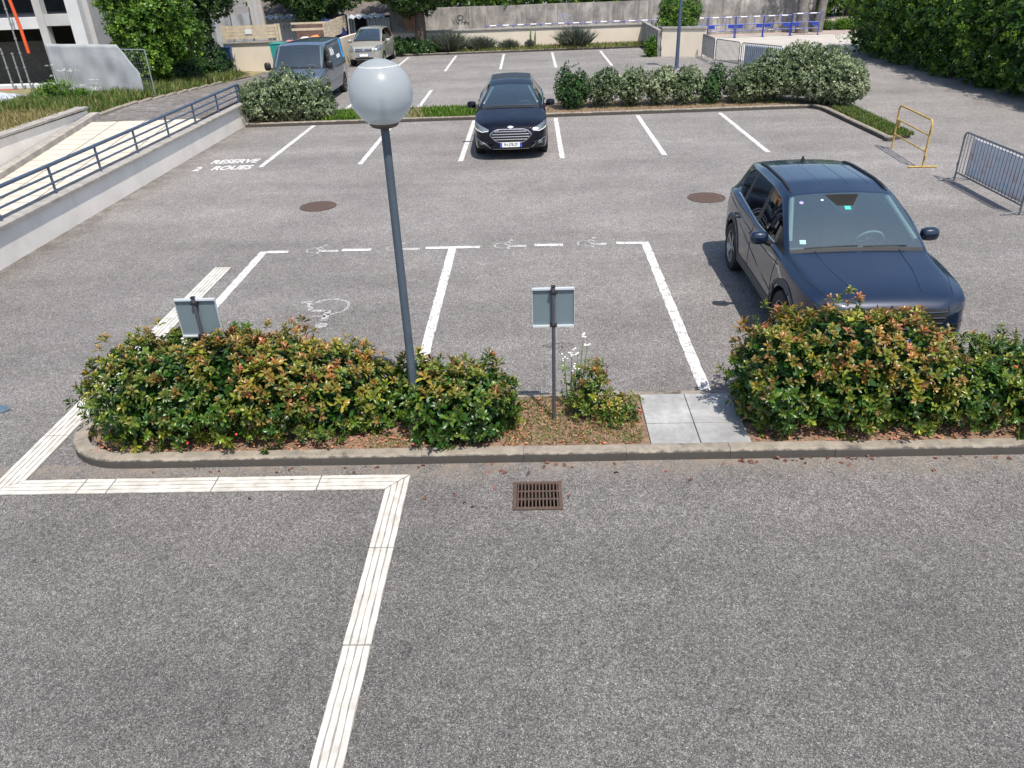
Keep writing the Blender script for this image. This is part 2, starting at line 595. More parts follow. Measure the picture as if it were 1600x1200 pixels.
def mesh_np(name, V, T, material, parent=None, colr=None, smooth=False):
    me = bpy.data.meshes.new(name)
    V = np.asarray(V, np.float32)
    T = np.asarray(T, np.int32)
    me.vertices.add(len(V))
    me.vertices.foreach_set('co', V.ravel())
    me.loops.add(T.size)
    me.loops.foreach_set('vertex_index', T.ravel())
    me.polygons.add(len(T))
    me.polygons.foreach_set('loop_start', np.arange(0, T.size, T.shape[1], dtype=np.int32))
    if smooth:
        me.polygons.foreach_set('use_smooth', np.ones(len(T), bool))
    me.update(calc_edges=True)
    me.validate()
    if colr is not None:
        a = me.color_attributes.new('leafcol', 'FLOAT_COLOR', 'POINT')
        a.data.foreach_set('color', np.asarray(colr, np.float32).ravel())
    me.materials.append(material)
    o = bpy.data.objects.new(name, me)
    return link(o, parent)


def unit(a):
    return a / np.maximum(np.linalg.norm(a, axis=-1, keepdims=True), 1e-9)


def leaves(P, A, Nn, L, Wd, fine=True, curl=0.12):
    """leaf blades: base P, axis A, normal Nn, length L, half width Wd -> verts, tris, verts per leaf"""
    A = unit(A)
    Nn = unit(Nn - (Nn * A).sum(-1, keepdims=True) * A)
    B = np.cross(A, Nn)
    L = L[:, None]
    Wd = Wd[:, None]
    if fine:
        sh = [(0, 0, 0), (.42, .72, .10), (.42, 0, 0), (.42, -.72, .10), (.74, .92, .05), (.74, 0, -.05), (.74, -.92, .05), (1.0, 0, -.14)]
        tr = [(0, 1, 2), (0, 2, 3), (1, 4, 5), (1, 5, 2), (2, 5, 6), (2, 6, 3), (4, 7, 5), (5, 7, 6)]
    else:
        sh = [(0, 0, 0), (.5, 1, .06), (.5, -1, .06), (1, 0, -.05)]
        tr = [(0, 1, 2), (1, 3, 2)]
    V = np.stack([P + A * L * a + B * Wd * w + Nn * L * (h * (1 + curl)) for a, w, h in sh], 1)
    k = len(sh)
    T = (np.arange(len(P))[:, None, None] * k + np.array(tr)[None]).reshape(-1, 3)
    return V.reshape(-1, 3), T, k


def lobes_points(lobes, n, inset=.16, zmin=.03, rough=.16, seed=0):
    """points and outward directions near the surface of a union of ellipsoids"""
    g = np.random.default_rng(seed)
    lb = np.array(lobes, float)
    area = (lb[:, 3] * lb[:, 4] + lb[:, 3] * lb[:, 5] + lb[:, 4] * lb[:, 5])
    P, D = [], []
    got = 0
    while got < n:
        m = n * 2
        k = g.choice(len(lb), m, p=area / area.sum())
        d = unit(g.normal(size=(m, 3)))
        c, r = lb[k, :3], lb[k, 3:]
        off = np.array([mnoise.noise(Vector((dd[0] * 2.2 + kk * 7.1 + seed, dd[1] * 2.2, dd[2] * 2.2))) for dd, kk in zip(d, k)])
        rad = 1 + rough * off * 1.6 - np.abs(g.normal(size=m)) * inset
        p = c + d * r * rad[:, None]
        nrm = unit(d / r)
        ok = p[:, 2] > zmin
        for j in range(len(lb)):
            q = ((p - lb[j, :3]) / lb[j, 3:])
            ok &= (j == k) | ((q * q).sum(1) > .72)
        P.append(p[ok])
        D.append(nrm[ok])
        got += ok.sum()
    return np.concatenate(P)[:n], np.concatenate(D)[:n]


def rosettes(P, D, nl, L, g, spread=(.5, 1.25), width=.20, up=.45):
    """whorls of nl leaves round a shoot tip"""
    n = len(P)
    D = unit(D + np.array([0, 0, up]) + g.normal(size=(n, 3)) * .28)
    ref = np.where(np.abs(D[:, 2:3]) < .9, np.array([[0, 0, 1.]]), np.array([[1., 0, 0]]))
    E1 = unit(np.cross(D, ref))
    E2 = np.cross(D, E1)
    ph = (np.arange(nl)[None] * 2.39996 + g.uniform(0, 6.3, (n, 1)) + g.normal(size=(n, nl)) * .2)[..., None]
    lev = np.linspace(0, 1, nl)[None, :, None]
    th = spread[1] + (spread[0] - spread[1]) * lev + g.normal(size=(n, nl, 1)) * .14
    R_ = E1[:, None] * np.cos(ph) + E2[:, None] * np.sin(ph)
    A = np.cos(th) * D[:, None] + np.sin(th) * R_
    Nn = np.sin(th) * D[:, None] - np.cos(th) * R_
    sz = L[:, None] * g.uniform(.75, 1.15, (n, nl)) * (1.0 - .35 * lev[..., 0])
    base = P[:, None] + D[:, None] * (lev - .5) * L[:, None, None] * .55
    return (base.reshape(-1, 3), A.reshape(-1, 3), Nn.reshape(-1, 3), sz.reshape(-1), (sz * width * g.uniform(.85, 1.2, sz.shape)).reshape(-1), lev.repeat(n, 0)[..., 0].reshape(-1))


def foliage(name, parent, material, lobes, n, L, nl=7, seed=1, young=None, width=.2, inset=.16, rough=.16, fine=True, zmin=.04, up=.45, fill=.35, origin=(0, 0, 0), extra=None):
    """a crown of leaf whorls; some darker leaves fill the inside"""
    g = np.random.default_rng(seed)
    P, D = lobes_points(lobes, n, inset, zmin, rough, seed)
    if extra is not None:
        P = np.concatenate([P, extra[0]])
        D = np.concatenate([D, extra[1]])
    nn = len(P)
    LL = L * g.uniform(.75, 1.25, nn)
    b, A, Nn, sz, wd, lev = rosettes(P, D, nl, LL, g, width=width, up=up)
    clump = np.array([mnoise.noise(Vector((q[0] * 1.4, q[1] * 1.4, q[2] * 1.8 + seed))) for q in P])
    tone = np.repeat(np.clip(g.normal(.5, .19, nn) + clump * .42, 0, 1), nl) + g.normal(size=nn * nl) * .12
    yg = np.zeros(nn * nl)
    if young is not None:
        y0 = young(P, g)
        yg = np.clip(np.repeat(y0, nl) * (.35 + .9 * lev) + g.normal(size=nn * nl) * .08, 0, 1)
    hue = np.repeat(g.uniform(0, 1, nn), nl)
    V, T, k = leaves(b, A, Nn, sz, wd, fine)
    C = np.stack([np.clip(tone, 0, 1), yg, np.clip(hue + g.normal(size=nn * nl) * .1, 0, 1), np.ones(nn * nl)], 1).repeat(k, 0)
    if fill:
        m = int(nn * nl * fill)
        lb = np.array(lobes, float)
        vol = lb[:, 3] * lb[:, 4] * lb[:, 5]
        kk = g.choice(len(lb), m, p=vol / vol.sum())
        q = lb[kk, :3] + unit(g.normal(size=(m, 3))) * (g.uniform(.0, 1, (m, 1)) ** .45 * .86) * lb[kk, 3:]
        q[:, 2] = np.maximum(q[:, 2], zmin)
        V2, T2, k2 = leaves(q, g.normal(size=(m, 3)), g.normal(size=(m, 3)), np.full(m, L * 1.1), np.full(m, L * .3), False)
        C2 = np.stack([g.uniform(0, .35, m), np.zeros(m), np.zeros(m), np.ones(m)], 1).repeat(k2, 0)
        T = np.concatenate([T, T2 + len(V)])
        V = np.concatenate([V, V2])
        C = np.concatenate([C, C2])
    o = mesh_np(name, V - np.array(origin), T, material, parent, C)
    o['kind'] = 'stuff'
    return o


def grass(name, polyfn, n, h, material, seed, parent=None, dry=.2, lean=.35, w=.006, zfn=None):
    g = np.random.default_rng(seed)
    P = polyfn(g, n)
    n = len(P)
    A = np.stack([g.normal(size=n) * lean, g.normal(size=n) * lean, np.ones(n)], 1)
    L = h * g.uniform(.35, 1.25, n)
    V, T, k = leaves(P, A, g.normal(size=(n, 3)), L, w * g.uniform(.7, 1.6, n), False)
    C = np.stack([g.uniform(0, 1, n), (g.uniform(0, 1, n) < dry) * g.uniform(.5, 1, n), g.uniform(0, 1, n), np.ones(n)], 1).repeat(k, 0)
    return mesh_np(name, V, T, material, parent, C)


def rect_pts(x0, x1, y0, y1, z=0.0):
    return lambda g, n: np.stack([g.uniform(x0, x1, n), g.uniform(y0, y1, n), np.full(n, z)], 1)


def text_mesh(name, s, size, material, parent=None, M=None, depth=0.0, bold=0.0):
    cu = bpy.data.curves.new(name, 'FONT')
    cu.body = s
    cu.size = size
    cu.extrude = depth
    cu.offset = bold
    cu.align_x = 'CENTER'
    cu.align_y = 'CENTER'
    o = bpy.data.objects.new(name, cu)
    COL.objects.link(o)
    dg = bpy.context.evaluated_depsgraph_get()
    dg.update()
    me = bpy.data.meshes.new_from_object(o.evaluated_get(dg))
    COL.objects.unlink(o)
    bpy.data.objects.remove(o)
    if M is not None:
        me.transform(M)
    me.materials.clear()
    me.materials.append(material)
    r = bpy.data.objects.new(name, me)
    return link(r, parent)


def sheet(name, poly, z, material, kind='structure', parent=None):
    b = MB()
    b.add([(x, y, z) for x, y in poly], [tuple(range(len(poly)))])
    o = b.build(name, material, parent)
    if kind and parent is None:
        o['kind'] = kind
    return o


def strip(name, a, b, w, z, material, parent=None, wob=.006):
    """a painted line as a sheet with slightly ragged edges"""
    a, b = Vector(a).to_2d(), Vector(b).to_2d()
    d = b - a
    n = max(2, int(d.length / .09))
    p = Vector((-d.y, d.x)).normalized() * (w / 2)
    vs, fs = [], []
    for i in range(n + 1):
        q = a + d * (i / n)
        for sgn in (-1, 1):
            e = q + p * (sgn * (1 + random.uniform(-1, 1) * wob / w * 2))
            vs.append((e.x, e.y, z))
    for i in range(n):
        fs.append((2 * i, 2 * i + 2, 2 * i + 3, 2 * i + 1))
    m = MB().add(vs, fs)
    return m.build(name, material, parent)

# ================================================================== SETTING
# ground: one big sheet, the bays and roads are all surfaced in the same asphalt
g_ = MB()
# one sheet with the drain shaft left open
gx, gy = (-200, -.215, .175, 200), (-60, 5.385, 5.735, 300)
g_.add([(x, y, 0) for y in gy for x in gx], [(j * 4 + i, j * 4 + i + 1, j * 4 + i + 5, j * 4 + i + 4) for j in range(3) for i in range(3) if (i, j) != (1, 1)])
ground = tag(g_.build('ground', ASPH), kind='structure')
Z1, Z2 = .004, .008

# ---- painted bay lines (children of the ground)
for i in range(6):
    x = -6.79 + 2.5 * i
    strip('parking_line', (x, 18.95), (x, 24.33), .125, Z1, LINE, ground)
for i in range(5):
    x = -6.42 + 2.5 * i
    strip('parking_line', (x + (.02 if i else 0), 36.6), (x, 42.9), .12, Z1, LINE, ground)
for x in (-6.40, -3.87, -1.35, 1.1, 3.6):
    strip('parking_line', (x, 26.9), (x, 31.0), .12, Z1, LINE, ground)
for x, y0 in ((-4.72, 8.0), (-1.42, 7.45), (1.88, 7.28)):
    strip('parking_line', (x, y0), (x, 12.56), .135, Z1, LINE, ground)
for x0, x1 in ((-4.65, -4.28), (-3.34, -2.83), (-1.89, -.95), (-.01, .48), (1.39, 1.82)):
    strip('parking_line', (x0, 12.52), (x1, 12.50), .12, Z2, LINE, ground)
for x0, x1 in ((-2.35, -1.98), (-3.75, -3.4), (-.45, -.15), (.95, 1.22)):
    strip('parking_line', (x0, 12.52), (x1, 12.50), .10, Z1, FADED, ground)


def wheelchair(cx, cy, s, m, flip=1, rot=0.0):
    """wheelchair pictogram: wheel arc, seated figure, head"""
    b = MB()

    def P(x, y):
        c, n = math.cos(rot), math.sin(rot)
        return (cx + s * (x * c - y * n) * flip, cy + s * (x * n + y * c), Z2)

    def arc(x, y, r0, r1, a0, a1, n=22):
        vs, fs = [], []
        for i in range(n + 1):
            t = R(a0 + (a1 - a0) * i / n)
            vs += [P(x + r0 * math.cos(t), y + r0 * math.sin(t)), P(x + r1 * math.cos(t), y + r1 * math.sin(t))]
        fs = [(2 * i, 2 * i + 1, 2 * i + 3, 2 * i + 2) for i in range(n)]
        b.add(vs, fs)

    def bar(x0, y0, x1, y1, w):
        d = Vector((x1 - x0, y1 - y0)).normalized()
        n = Vector((-d.y, d.x)) * w / 2
        b.add([P(x0 - n.x, y0 - n.y), P(x1 - n.x, y1 - n.y), P(x1 + n.x, y1 + n.y), P(x0 + n.x, y0 + n.y)], [(0, 1, 2, 3)])
    arc(0, 0, .39, .46, 95, 352)
    bar(-.06, .75, -.02, .20, .14)
    bar(-.02, .22, .36, .20, .11)
    bar(.36, .20, .52, -.28, .11)
    bar(.46, -.30, .70, -.27, .10)
    bar(-.04, .52, .26, .50, .09)
    arc(-.06, .98, 0.0, .13, 0, 360)
    return b.build('wheelchair_symbol', m, ground)


wheelchair(-2.99, 10.05, .66, m_paint_mark('worn_symbol_paint', (.56, .55, .53), .36), flip=1, rot=PI)
wheelchair(.35, 10.05, .58, m_paint_mark('nearly_gone_paint', (.50, .49, .48), .80), flip=1, rot=PI)
for x, s in ((-3.84, .30), (-2.45, .28), (-.56, .32), (.87, .33)):
    wheelchair(x, 12.55, s, FADED, rot=-.6)
for s, x, y, sz in (('RESERVE', -7.66, 19.66, .52), ('2', -8.36, 18.92, .50), ('ROUES', -7.50, 18.96, .52)):
    M = Matrix.Translation((x, y, Z1)) @ Matrix.Diagonal((.62 if s != '2' else .7, 1.1, 1, 1))
    text_mesh('lettering', s, sz, WRITE, ground, M, bold=.014)

# oil stains are part of the asphalt: thin dark films
STAIN = m_paint_mark('oil_stain', (.06, .056, .053), .46)
for (x, y, rx, ry) in ((-1.01, 3.79, .085, .085), (.27, 8.66, .20, .09),):
    p = []
    for i in range(26):
        t = 2 * PI * i / 26
        k = 1 + .35 * mnoise.noise(Vector((x + math.cos(t) * 1.3, y + math.sin(t) * 1.3, 3)))
        p.append((x + rx * k * math.cos(t), y + ry * k * math.sin(t)))
    sheet('oil_stain', p, Z1, STAIN, None, ground)

# pale concrete of the street beyond the car park
street = sheet('street', [(8.25, 37.4), (11.0, 36.2), (15.4, 38.2), (40, 40.0), (40, 48.2), (-30, 48.2), (-30, 46.1), (6.3, 46.1), (8.25, 39.2)], Z1, CONCL)
sheet('pavement', [(-30, 48.25), (14.5, 48.25), (15.5, 47.4), (40, 47.0), (40, 60), (-30, 60)], Z2, mat('old_pavement', (.34, .27, .24), .9, var=.25, scale=1.2, world=True))


# ---- kerbs: every stone its own piece
def kerb(name, path, width, h, length, material=KERB, gap=.003, inward=1, closed=False):
    """kerb stones along a path; the visible face is on the path, the stone lies on the inward side"""
    root = bpy.data.objects.new(name, None)
    COL.objects.link(root)
    root['kind'] = 'structure'
    pts = [Vector(p) for p in path]
    ln = [0]
    for i in range(len(pts) - 1):
        ln.append(ln[-1] + (pts[i + 1] - pts[i]).length)

    def ev(s):
        s = max(0, min(s, ln[-1]))
        for i in range(len(pts) - 1):
            if s <= ln[i + 1] + 1e-9:
                t = (s - ln[i]) / max(1e-9, ln[i + 1] - ln[i])
                return pts[i].lerp(pts[i + 1], t)
        return pts[-1]

    def nrm(s):
        d = ev(s + .04) - ev(s - .04)
        d.normalize()
        return Vector((-d.y, d.x)) * inward
    s = 0.0
    while s < ln[-1] - .05:
        e = min(s + length, ln[-1])
        k = max(1, int((e - gap - s) / .12)) if len(path) > 2 else 1
        dz = random.uniform(-.004, .004)
        dn = random.uniform(-.003, .003)
        hh = h(ev(e)) if callable(h) else h
        sec = [(0, 0), (0, hh - .022), (.022, hh), (width, hh), (width, 0)]
        m = MB()
        vs, fs = [], []
        for i in range(k + 1):
            u = s + (e - gap - s) * i / k
            p, n = ev(u), nrm(u)
            for (o, z) in sec:
                q = p + n * (o + dn)
                vs.append((q.x, q.y, z + (dz if z > 0 else 0)))
        q = len(sec)
        for i in range(k):
            for j in range(q):
                a, b = i * q + j, i * q + (j + 1) % q
                fs.append((a, b, b + q, a + q) if inward < 0 else (a, a + q, b + q, b))
        fs += [tuple(range(q)), tuple(range(k * q, k * q + q))]
        m.add(vs, fs).build('kerb_stone', material, root)
        s = e
    return root


# planted island
def arc_pts(cx, cy, r, a0, a1, n):
    return [(cx + r * math.cos(R(a0 + (a1 - a0) * i / n)), cy + r * math.sin(R(a0 + (a1 - a0) * i / n))) for i in range(n + 1)]


kerb('kerb', [(-4.93, 7.26), (-4.93, 6.86)] + arc_pts(-4.20, 6.83, .73, 180, 270, 9)[0:1] + arc_pts(-4.20, 6.83, .73, 184, 268, 9) + [(-4.15, 6.10)], .15, .108, .42, inward=1)
kerb('kerb', [(-4.15, 6.10), (9.15, 6.10)], .125, .108, 1.0, inward=1)
kerb('kerb', [(9.15, 7.30), (-4.93, 7.30)], .10, .10, 1.0, inward=1)
kerb('kerb', [(9.15, 6.23), (9.15, 7.19)], .12, .10, 1.0, inward=1)
bed = sheet('bed_ground', [(-4.80, 7.21), (-4.79, 6.85), (-4.62, 6.5), (-4.2, 6.22), (8.9, 6.22), (8.9, 7.21)], .085, SOIL)
# paving slabs that cross the island
walk = bpy.data.objects.new('paving', None)
COL.objects.link(walk)
walk['kind'] = 'structure'
walk.location = (1.1, 6.6, 0)
for (x0, x1) in ((1.105, 1.585), (1.593, 2.08)):
    for (y0, y1) in ((6.236, 6.60), (6.608, 7.19)):
        MB().box(x0, x1, y0, y1, .05, .104 + random.uniform(0, .006)).build('paving_slab', SLAB, walk, world=True, bevel=.004)

# far planted strip between the two rows of bays
kerb('kerb', [(-8.95, 24.36), (8.55, 24.62)], .13, .11, 1.0, inward=1)
kerb('kerb', [(8.55, 24.62), (8.72, 24.2), (8.86, 19.70)], .12, .12, 1.0, inward=1)
kerb('kerb', [(8.86, 19.70), (9.62, 20.15)], .12, .10, .45, inward=1)
kerb('kerb', [(8.0, 26.75), (-8.9, 26.55)], .12, .10, 1.0, inward=1)
kerb('kerb', [(-9.0, 43.3), (6.2, 43.75)], .13, .11, 1.0, inward=1)
sheet('bed_ground', [(-8.95, 24.49), (8.6, 24.75), (8.8, 24.3), (8.95, 19.85), (9.60, 20.2), (9.75, 23.5), (9.6, 25.4), (8.0, 26.6), (-8.9, 26.45)], .07, SOIL)
sheet('bed_ground', [(-9.0, 43.43), (6.2, 43.88), (6.2, 45.1), (-9.0, 45.1)], .07, SOIL)

# ---- land beyond the left wall: ramp, path, rough verge
RX0, RX1 = -12.45, -9.24


def path_z(y):
    return .70 if y < 25 else max(.012, .70 - (y - 25) * .054)


ramp_o = bpy.data.objects.new('ramp', None)
COL.objects.link(ramp_o)
ramp_o['kind'] = 'structure'
RAMPT = mat('cream_ramp_slab', (.54, .49, .41), .9, var=.08, scale=3, dirt=((.45, .38, .30), 2.0, .5), bmp=.2, world=True)
JOINT = mat('ramp_joint', (.20, .175, .14), .95, var=.2, world=True)


def ramp_z(y):
    return .70 - (22.0 - y) * .105


MB().add([(RX0, 8, ramp_z(8) - .012), (RX1, 8, ramp_z(8) - .012), (RX1, 22, .688), (RX0, 22, .688)], [(0, 1, 2, 3)]).build('ramp_bed', JOINT, ramp_o)
y = 8.0
row = 0
while y < 21.95:
    y2 = min(y + .40, 22.0)
    x = RX0
    while x < RX1 - .02:
        x2 = min(x + .80, RX1)
        g = .016
        za, zb = ramp_z(y + g), ramp_z(y2 - g)
        if y > 12.0:
            MB().add([(x + g, y + g, za - .01), (x2 - g, y + g, za - .01), (x2 - g, y2 - g, zb - .01), (x + g, y2 - g, zb - .01),
                      (x + g, y + g, za), (x2 - g, y + g, za), (x2 - g, y2 - g, zb), (x + g, y2 - g, zb)],
                     [(4, 5, 6, 7), (0, 1, 5, 4), (1, 2, 6, 5), (2, 3, 7, 6), (3, 0, 4, 7)]).build('ramp_tile', RAMPT, ramp_o)
        x = x2
    y = y2
    row += 1
b = MB()
ys = [22.0, 25.0, 28, 31, 34, 37.8, 39.0]
vs = []
for yy in ys:
    vs += [(-12.6, yy, path_z(yy)), (RX1 + .05 if yy < 25.2 else -9.2, yy, path_z(yy))]
b.add(vs, [(2 * i, 2 * i + 1, 2 * i + 3, 2 * i + 2) for i in range(len(ys) - 1)])
b.add([(-9.2, 25.2, 0), (-9.2, 38.9, 0), (-9.2, 38.9, .01), (-9.2, 34, path_z(34)), (-9.2, 28, path_z(28)), (-9.2, 25.2, path_z(25.2))], [(0, 1, 2, 3, 4, 5)])
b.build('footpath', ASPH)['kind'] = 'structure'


def verge_z(x, y):
    base = path_z(y) if y > 22 else 1.0
    t = min(1, max(0, (-12.75 - x) / 2.2))
    up = .16 if y > 23 else .0
    return base + up * t + .05 * mnoise.noise(Vector((x * .6, y * .6, 1)))


vx = np.linspace(-12.75, -46, 26)
vy = np.linspace(12, 46, 35)
b = MB()
for yy in vy:
    for xx in vx:
        b.v.append((float(xx), float(yy), verge_z(xx, yy)))
for j in range(len(vy) - 1):
    for i in range(len(vx) - 1):
        a = j * len(vx) + i
        b.f.append((a, a + len(vx), a + len(vx) + 1, a + 1))
b.build('terrain', mat('verge_earth', (.19, .17, .08), .95, var=.4, scale=5, dirt=((.30, .24, .14), 3.0, .7), bmp=.5, bscale=12), smooth=True)['kind'] = 'structure'
kerb('kerb', [(-12.62, 22.4), (-12.62, 26.5), (-12.7, 33.0)], .14, lambda q: path_z(q.y) + .07, 1.0, inward=1)

# ================================================================== WALLS AND RAILING
# parapet wall along the car park with coping stones
w = thing('parapet_wall', 'long pale rendered parapet wall with stone coping beside the ramp', 'wall', (-9.15, 18, 0))
yy = [6.0, 10.6, 14.6, 18.6, 22.6, 25.05]
for a, c in zip(yy[:-1], yy[1:]):
    MB().box(-9.26, -9.05, a, c - .008, -.1, .60).build('wall_panel', WALLW, w, world=True)
y = 6.0
while y < 25.0:
    e = min(y + 1.0, 25.10)
    dz = random.uniform(-.003, .003)
    x0, x1 = -9.31, -8.985
    b = MB()
    b.add([(x0, y, .602), (x1, y, .602), (x1, y, .655 + dz), (x1 - .015, y, .67 + dz), (x0, y, .69 + dz),
           (x0, e - .008, .602), (x1, e - .008, .602), (x1, e - .008, .655 + dz), (x1 - .015, e - .008, .67 + dz), (x0, e - .008, .69 + dz)],
          [(0, 1, 2, 3, 4), (9, 8, 7, 6, 5)] + [(i, i + 5, (i + 1) % 5 + 5, (i + 1) % 5) for i in range(5)])
    b.build('coping_stone', COPE, w, world=True)
    y = e
rl = thing('railing', 'blue grey tubular steel railing on top of the parapet wall', 'railing', (-9.15, 18, .68))
for k in range(-3, 8):
    py = 12.54 + 1.745 * k
    if py < 24.9:
        MB().tube([(-9.15, py, .67), (-9.15, py, 1.17)], .025, 10).build('post', RAIL, rl, world=True, smooth=True)
MB().tube([(-9.15, 7, 1.20), (-9.15, 24.85, 1.20), (-9.15, 24.95, 1.17), (-9.15, 24.98, 1.10), (-9.15, 24.98, .69)], .035, 12).build('top_rail', RAIL, rl, world=True, smooth=True)
for z in (.88, 1.03):
    MB().tube([(-9.15, 7, z), (-9.15, 24.97, z)], .022, 8).build('rail', RAIL, rl, world=True, smooth=True)

# wall on the other side of the ramp
w = thing('ramp_wall', 'cream rendered retaining wall with dark coping below the rough grass', 'wall', (-12.7, 18, 0))
b = MB()
b.add([(-12.68, 9, -.8), (-12.68, 22.4, .6), (-12.68, 22.4, .95), (-12.68, 9, 1.02), (-12.95, 9, -.8), (-12.95, 22.4, .6), (-12.95, 22.4, .95), (-12.95, 9, 1.02)],
      [(0, 1, 2, 3), (7, 6, 5, 4), (1, 5, 6, 2), (3, 2, 6, 7), (0, 3, 7, 4)])
b.build('wall_panel', WALLW, w, world=True)
y = 11.0
while y < 22.4:
    e = min(y + 1.2, 22.45)
    MB().box(-12.98, -12.63, y, e - .008, 1.0, 1.055).build('coping_stone', COPE, w, world=True)
    y = e
# low stepped ledge at the foot of that wall
lg = thing('stone_ledge', 'low weathered stone ledge along the ramp at the foot of the cream wall', 'ledge', (-12.5, 18, 0))
y = 11.0
while y < 22.5:
    e = min(y + .62, 22.5)
    za, zb = ramp_z(y) + .13, ramp_z(e) + .13
    b = MB()
    b.add([(-12.66, y, za - .4), (-12.40, y, za - .4), (-12.40, e - .01, zb - .4), (-12.66, e - .01, zb - .4), (-12.66, y, za), (-12.40, y, za), (-12.40, e - .01, zb), (-12.66, e - .01, zb)],
          [(4, 5, 6, 7), (0, 1, 5, 4), (1, 2, 6, 5), (2, 3, 7, 6), (3, 0, 4, 7)])
    b.build('ledge_stone', COPE, lg, world=True)
    y = e

# cream wall behind the far bays
w = thing('garden_wall', 'long low cream wall with stone coping behind the far bays', 'wall', (-1.0, 45.2, 0))
MB().box(-9.2, 6.2, 45.15, 45.40, 0, 1.00).build('wall_panel', CREAM, w, world=True)
x = -9.2
while x < 6.1:
    e = min(x + 1.1, 6.22)
    MB().box(x, e - .01, 45.09, 45.46, 1.0, 1.065).build('coping_stone', COPE, w, world=True)
    x = e
w = thing('corner_wall', 'short cream wall block at the car park exit beside the grey barriers', 'wall', (7.1, 39, 0))
pA, pB = Vector((6.20, 39.40)), Vector((8.10, 38.75))
dd = (pB - pA).normalized()
nn = Vector((-dd.y, dd.x))
b = MB()
p = [pA, pB, pB + nn * .28, pA + nn * .28]
b.prism([tuple(q) for q in p], 0, 1.20)
b.build('wall_panel', CREAM, w, world=True)
L_ = (pB - pA).length
for k in range(2):
    a, c = pA + dd * (L_ * k / 2 - .03 * (k == 0)), pA + dd * (L_ * (k + 1) / 2 - .006 + .036 * (k == 1))
    b = MB()
    b.prism([tuple(q) for q in (a - nn * .05, c - nn * .05, c + nn * .33, a + nn * .33)], 1.202, 1.275)
    b.build('coping_stone', COPE, w, world=True)
MB().box(6.00, 6.19, 39.5, 45.14, 0, 1.15).build('return_wall', CONC, w, world=True)

# old concrete wall with graffiti on the far side of the street
w = thing('concrete_wall', 'tall stained grey concrete wall with graffiti under the ivy', 'wall', (4, 49.5, 0))
xs = [-9.0, -3.65, 1.6, 6.9, 12.2, 16.6]
for a, c in zip(xs[:-1], xs[1:]):
    MB().box(a, c - .012, 49.5, 49.9, 0, 1.95 if a < 10 else 1.80).build('wall_panel', CONC, w, world=True)


def stroke(pts, wd, material, name='graffiti'):
    """paint strokes on the wall: a thin film 4 mm proud of it"""
    b = MB()
    for i in range(len(pts) - 1):
        a, c = Vector(pts[i]), Vector(pts[i + 1])
        d = (c - a).normalized() * .02
        n = Vector((-d.y, d.x)).normalized() * wd / 2
        q = [a - d - n, c + d - n, c + d + n, a - d + n]
        b.add([(v.x, 49.494 - .0004 * i, v.y) for v in q], [(0, 1, 2, 3)])
    return b.build(name, material, w, world=True)


def wallp(px, py):
    v = atY(px, py, 49.5)
    return (v.x, v.z)


GINK = mat('graffiti_black', (.05, .05, .055), .8, var=.4, scale=9, world=True)
GGREY = mat('graffiti_grey', (.20, .19, .18), .9, var=.3, scale=5, world=True)
cc = wallp(719, 28)
stroke([(cc[0] + .17 * math.cos(t / 12 * 2 * PI), cc[1] + .13 * math.sin(t / 12 * 2 * PI)) for t in range(13)], .06, GINK)
for seg in ([(708, 32), (710, 38)], [(712, 31), (716, 38)], [(716, 38), (718, 31)], [(722, 34), (721, 38)], [(722, 34), (726, 35), (725, 38)], [(727, 32), (727, 38)], [(727, 35), (730, 35), (731, 38)], [(732, 35), (733, 38)]):
    stroke([wallp(*q) for q in seg], .05, GINK)


def letterform(px, py, s, segs, wd, m):
    for seg in segs:
        stroke([wallp(px + x * s, py - y * s) for x, y in seg], wd, m)


C_ = [[(.9, .9), (.5, 1.0), (.15, .75), (.1, .4), (.3, .08), (.6, .0), (.9, .12)]]
E_ = [C_[0], [(.12, .5), (.8, .5)]]
N_ = [[(0, 0), (0, 1), (.7, 0), (.7, 1)]]
for i, (L, xx) in enumerate(((N_, 1170), (C_, 1185), (E_, 1200), (C_, 1213), (E_, 1218))):
    letterform(xx, 23, 13, L, .11, GGREY)
letterform(1128, 38, 14, [[(0, 0), (.2, .8), (.6, 1), (.95, .6), (.9, .1)]], .10, GGREY)
for (px, py) in ((870, 32), (878, 30), (886, 33)):
    letterform(px, py, 9, C_, .06, mat('graffiti_blue', (.26, .27, .36), .9, var=.4, scale=6, world=True))

# ================================================================== GUIDE STRIP
guide = thing('tactile_guide_strip', 'ribbed white tactile guide strip zigzagging over the asphalt round the hedge', 'guide strip', (-1.35, 5.8, 0))


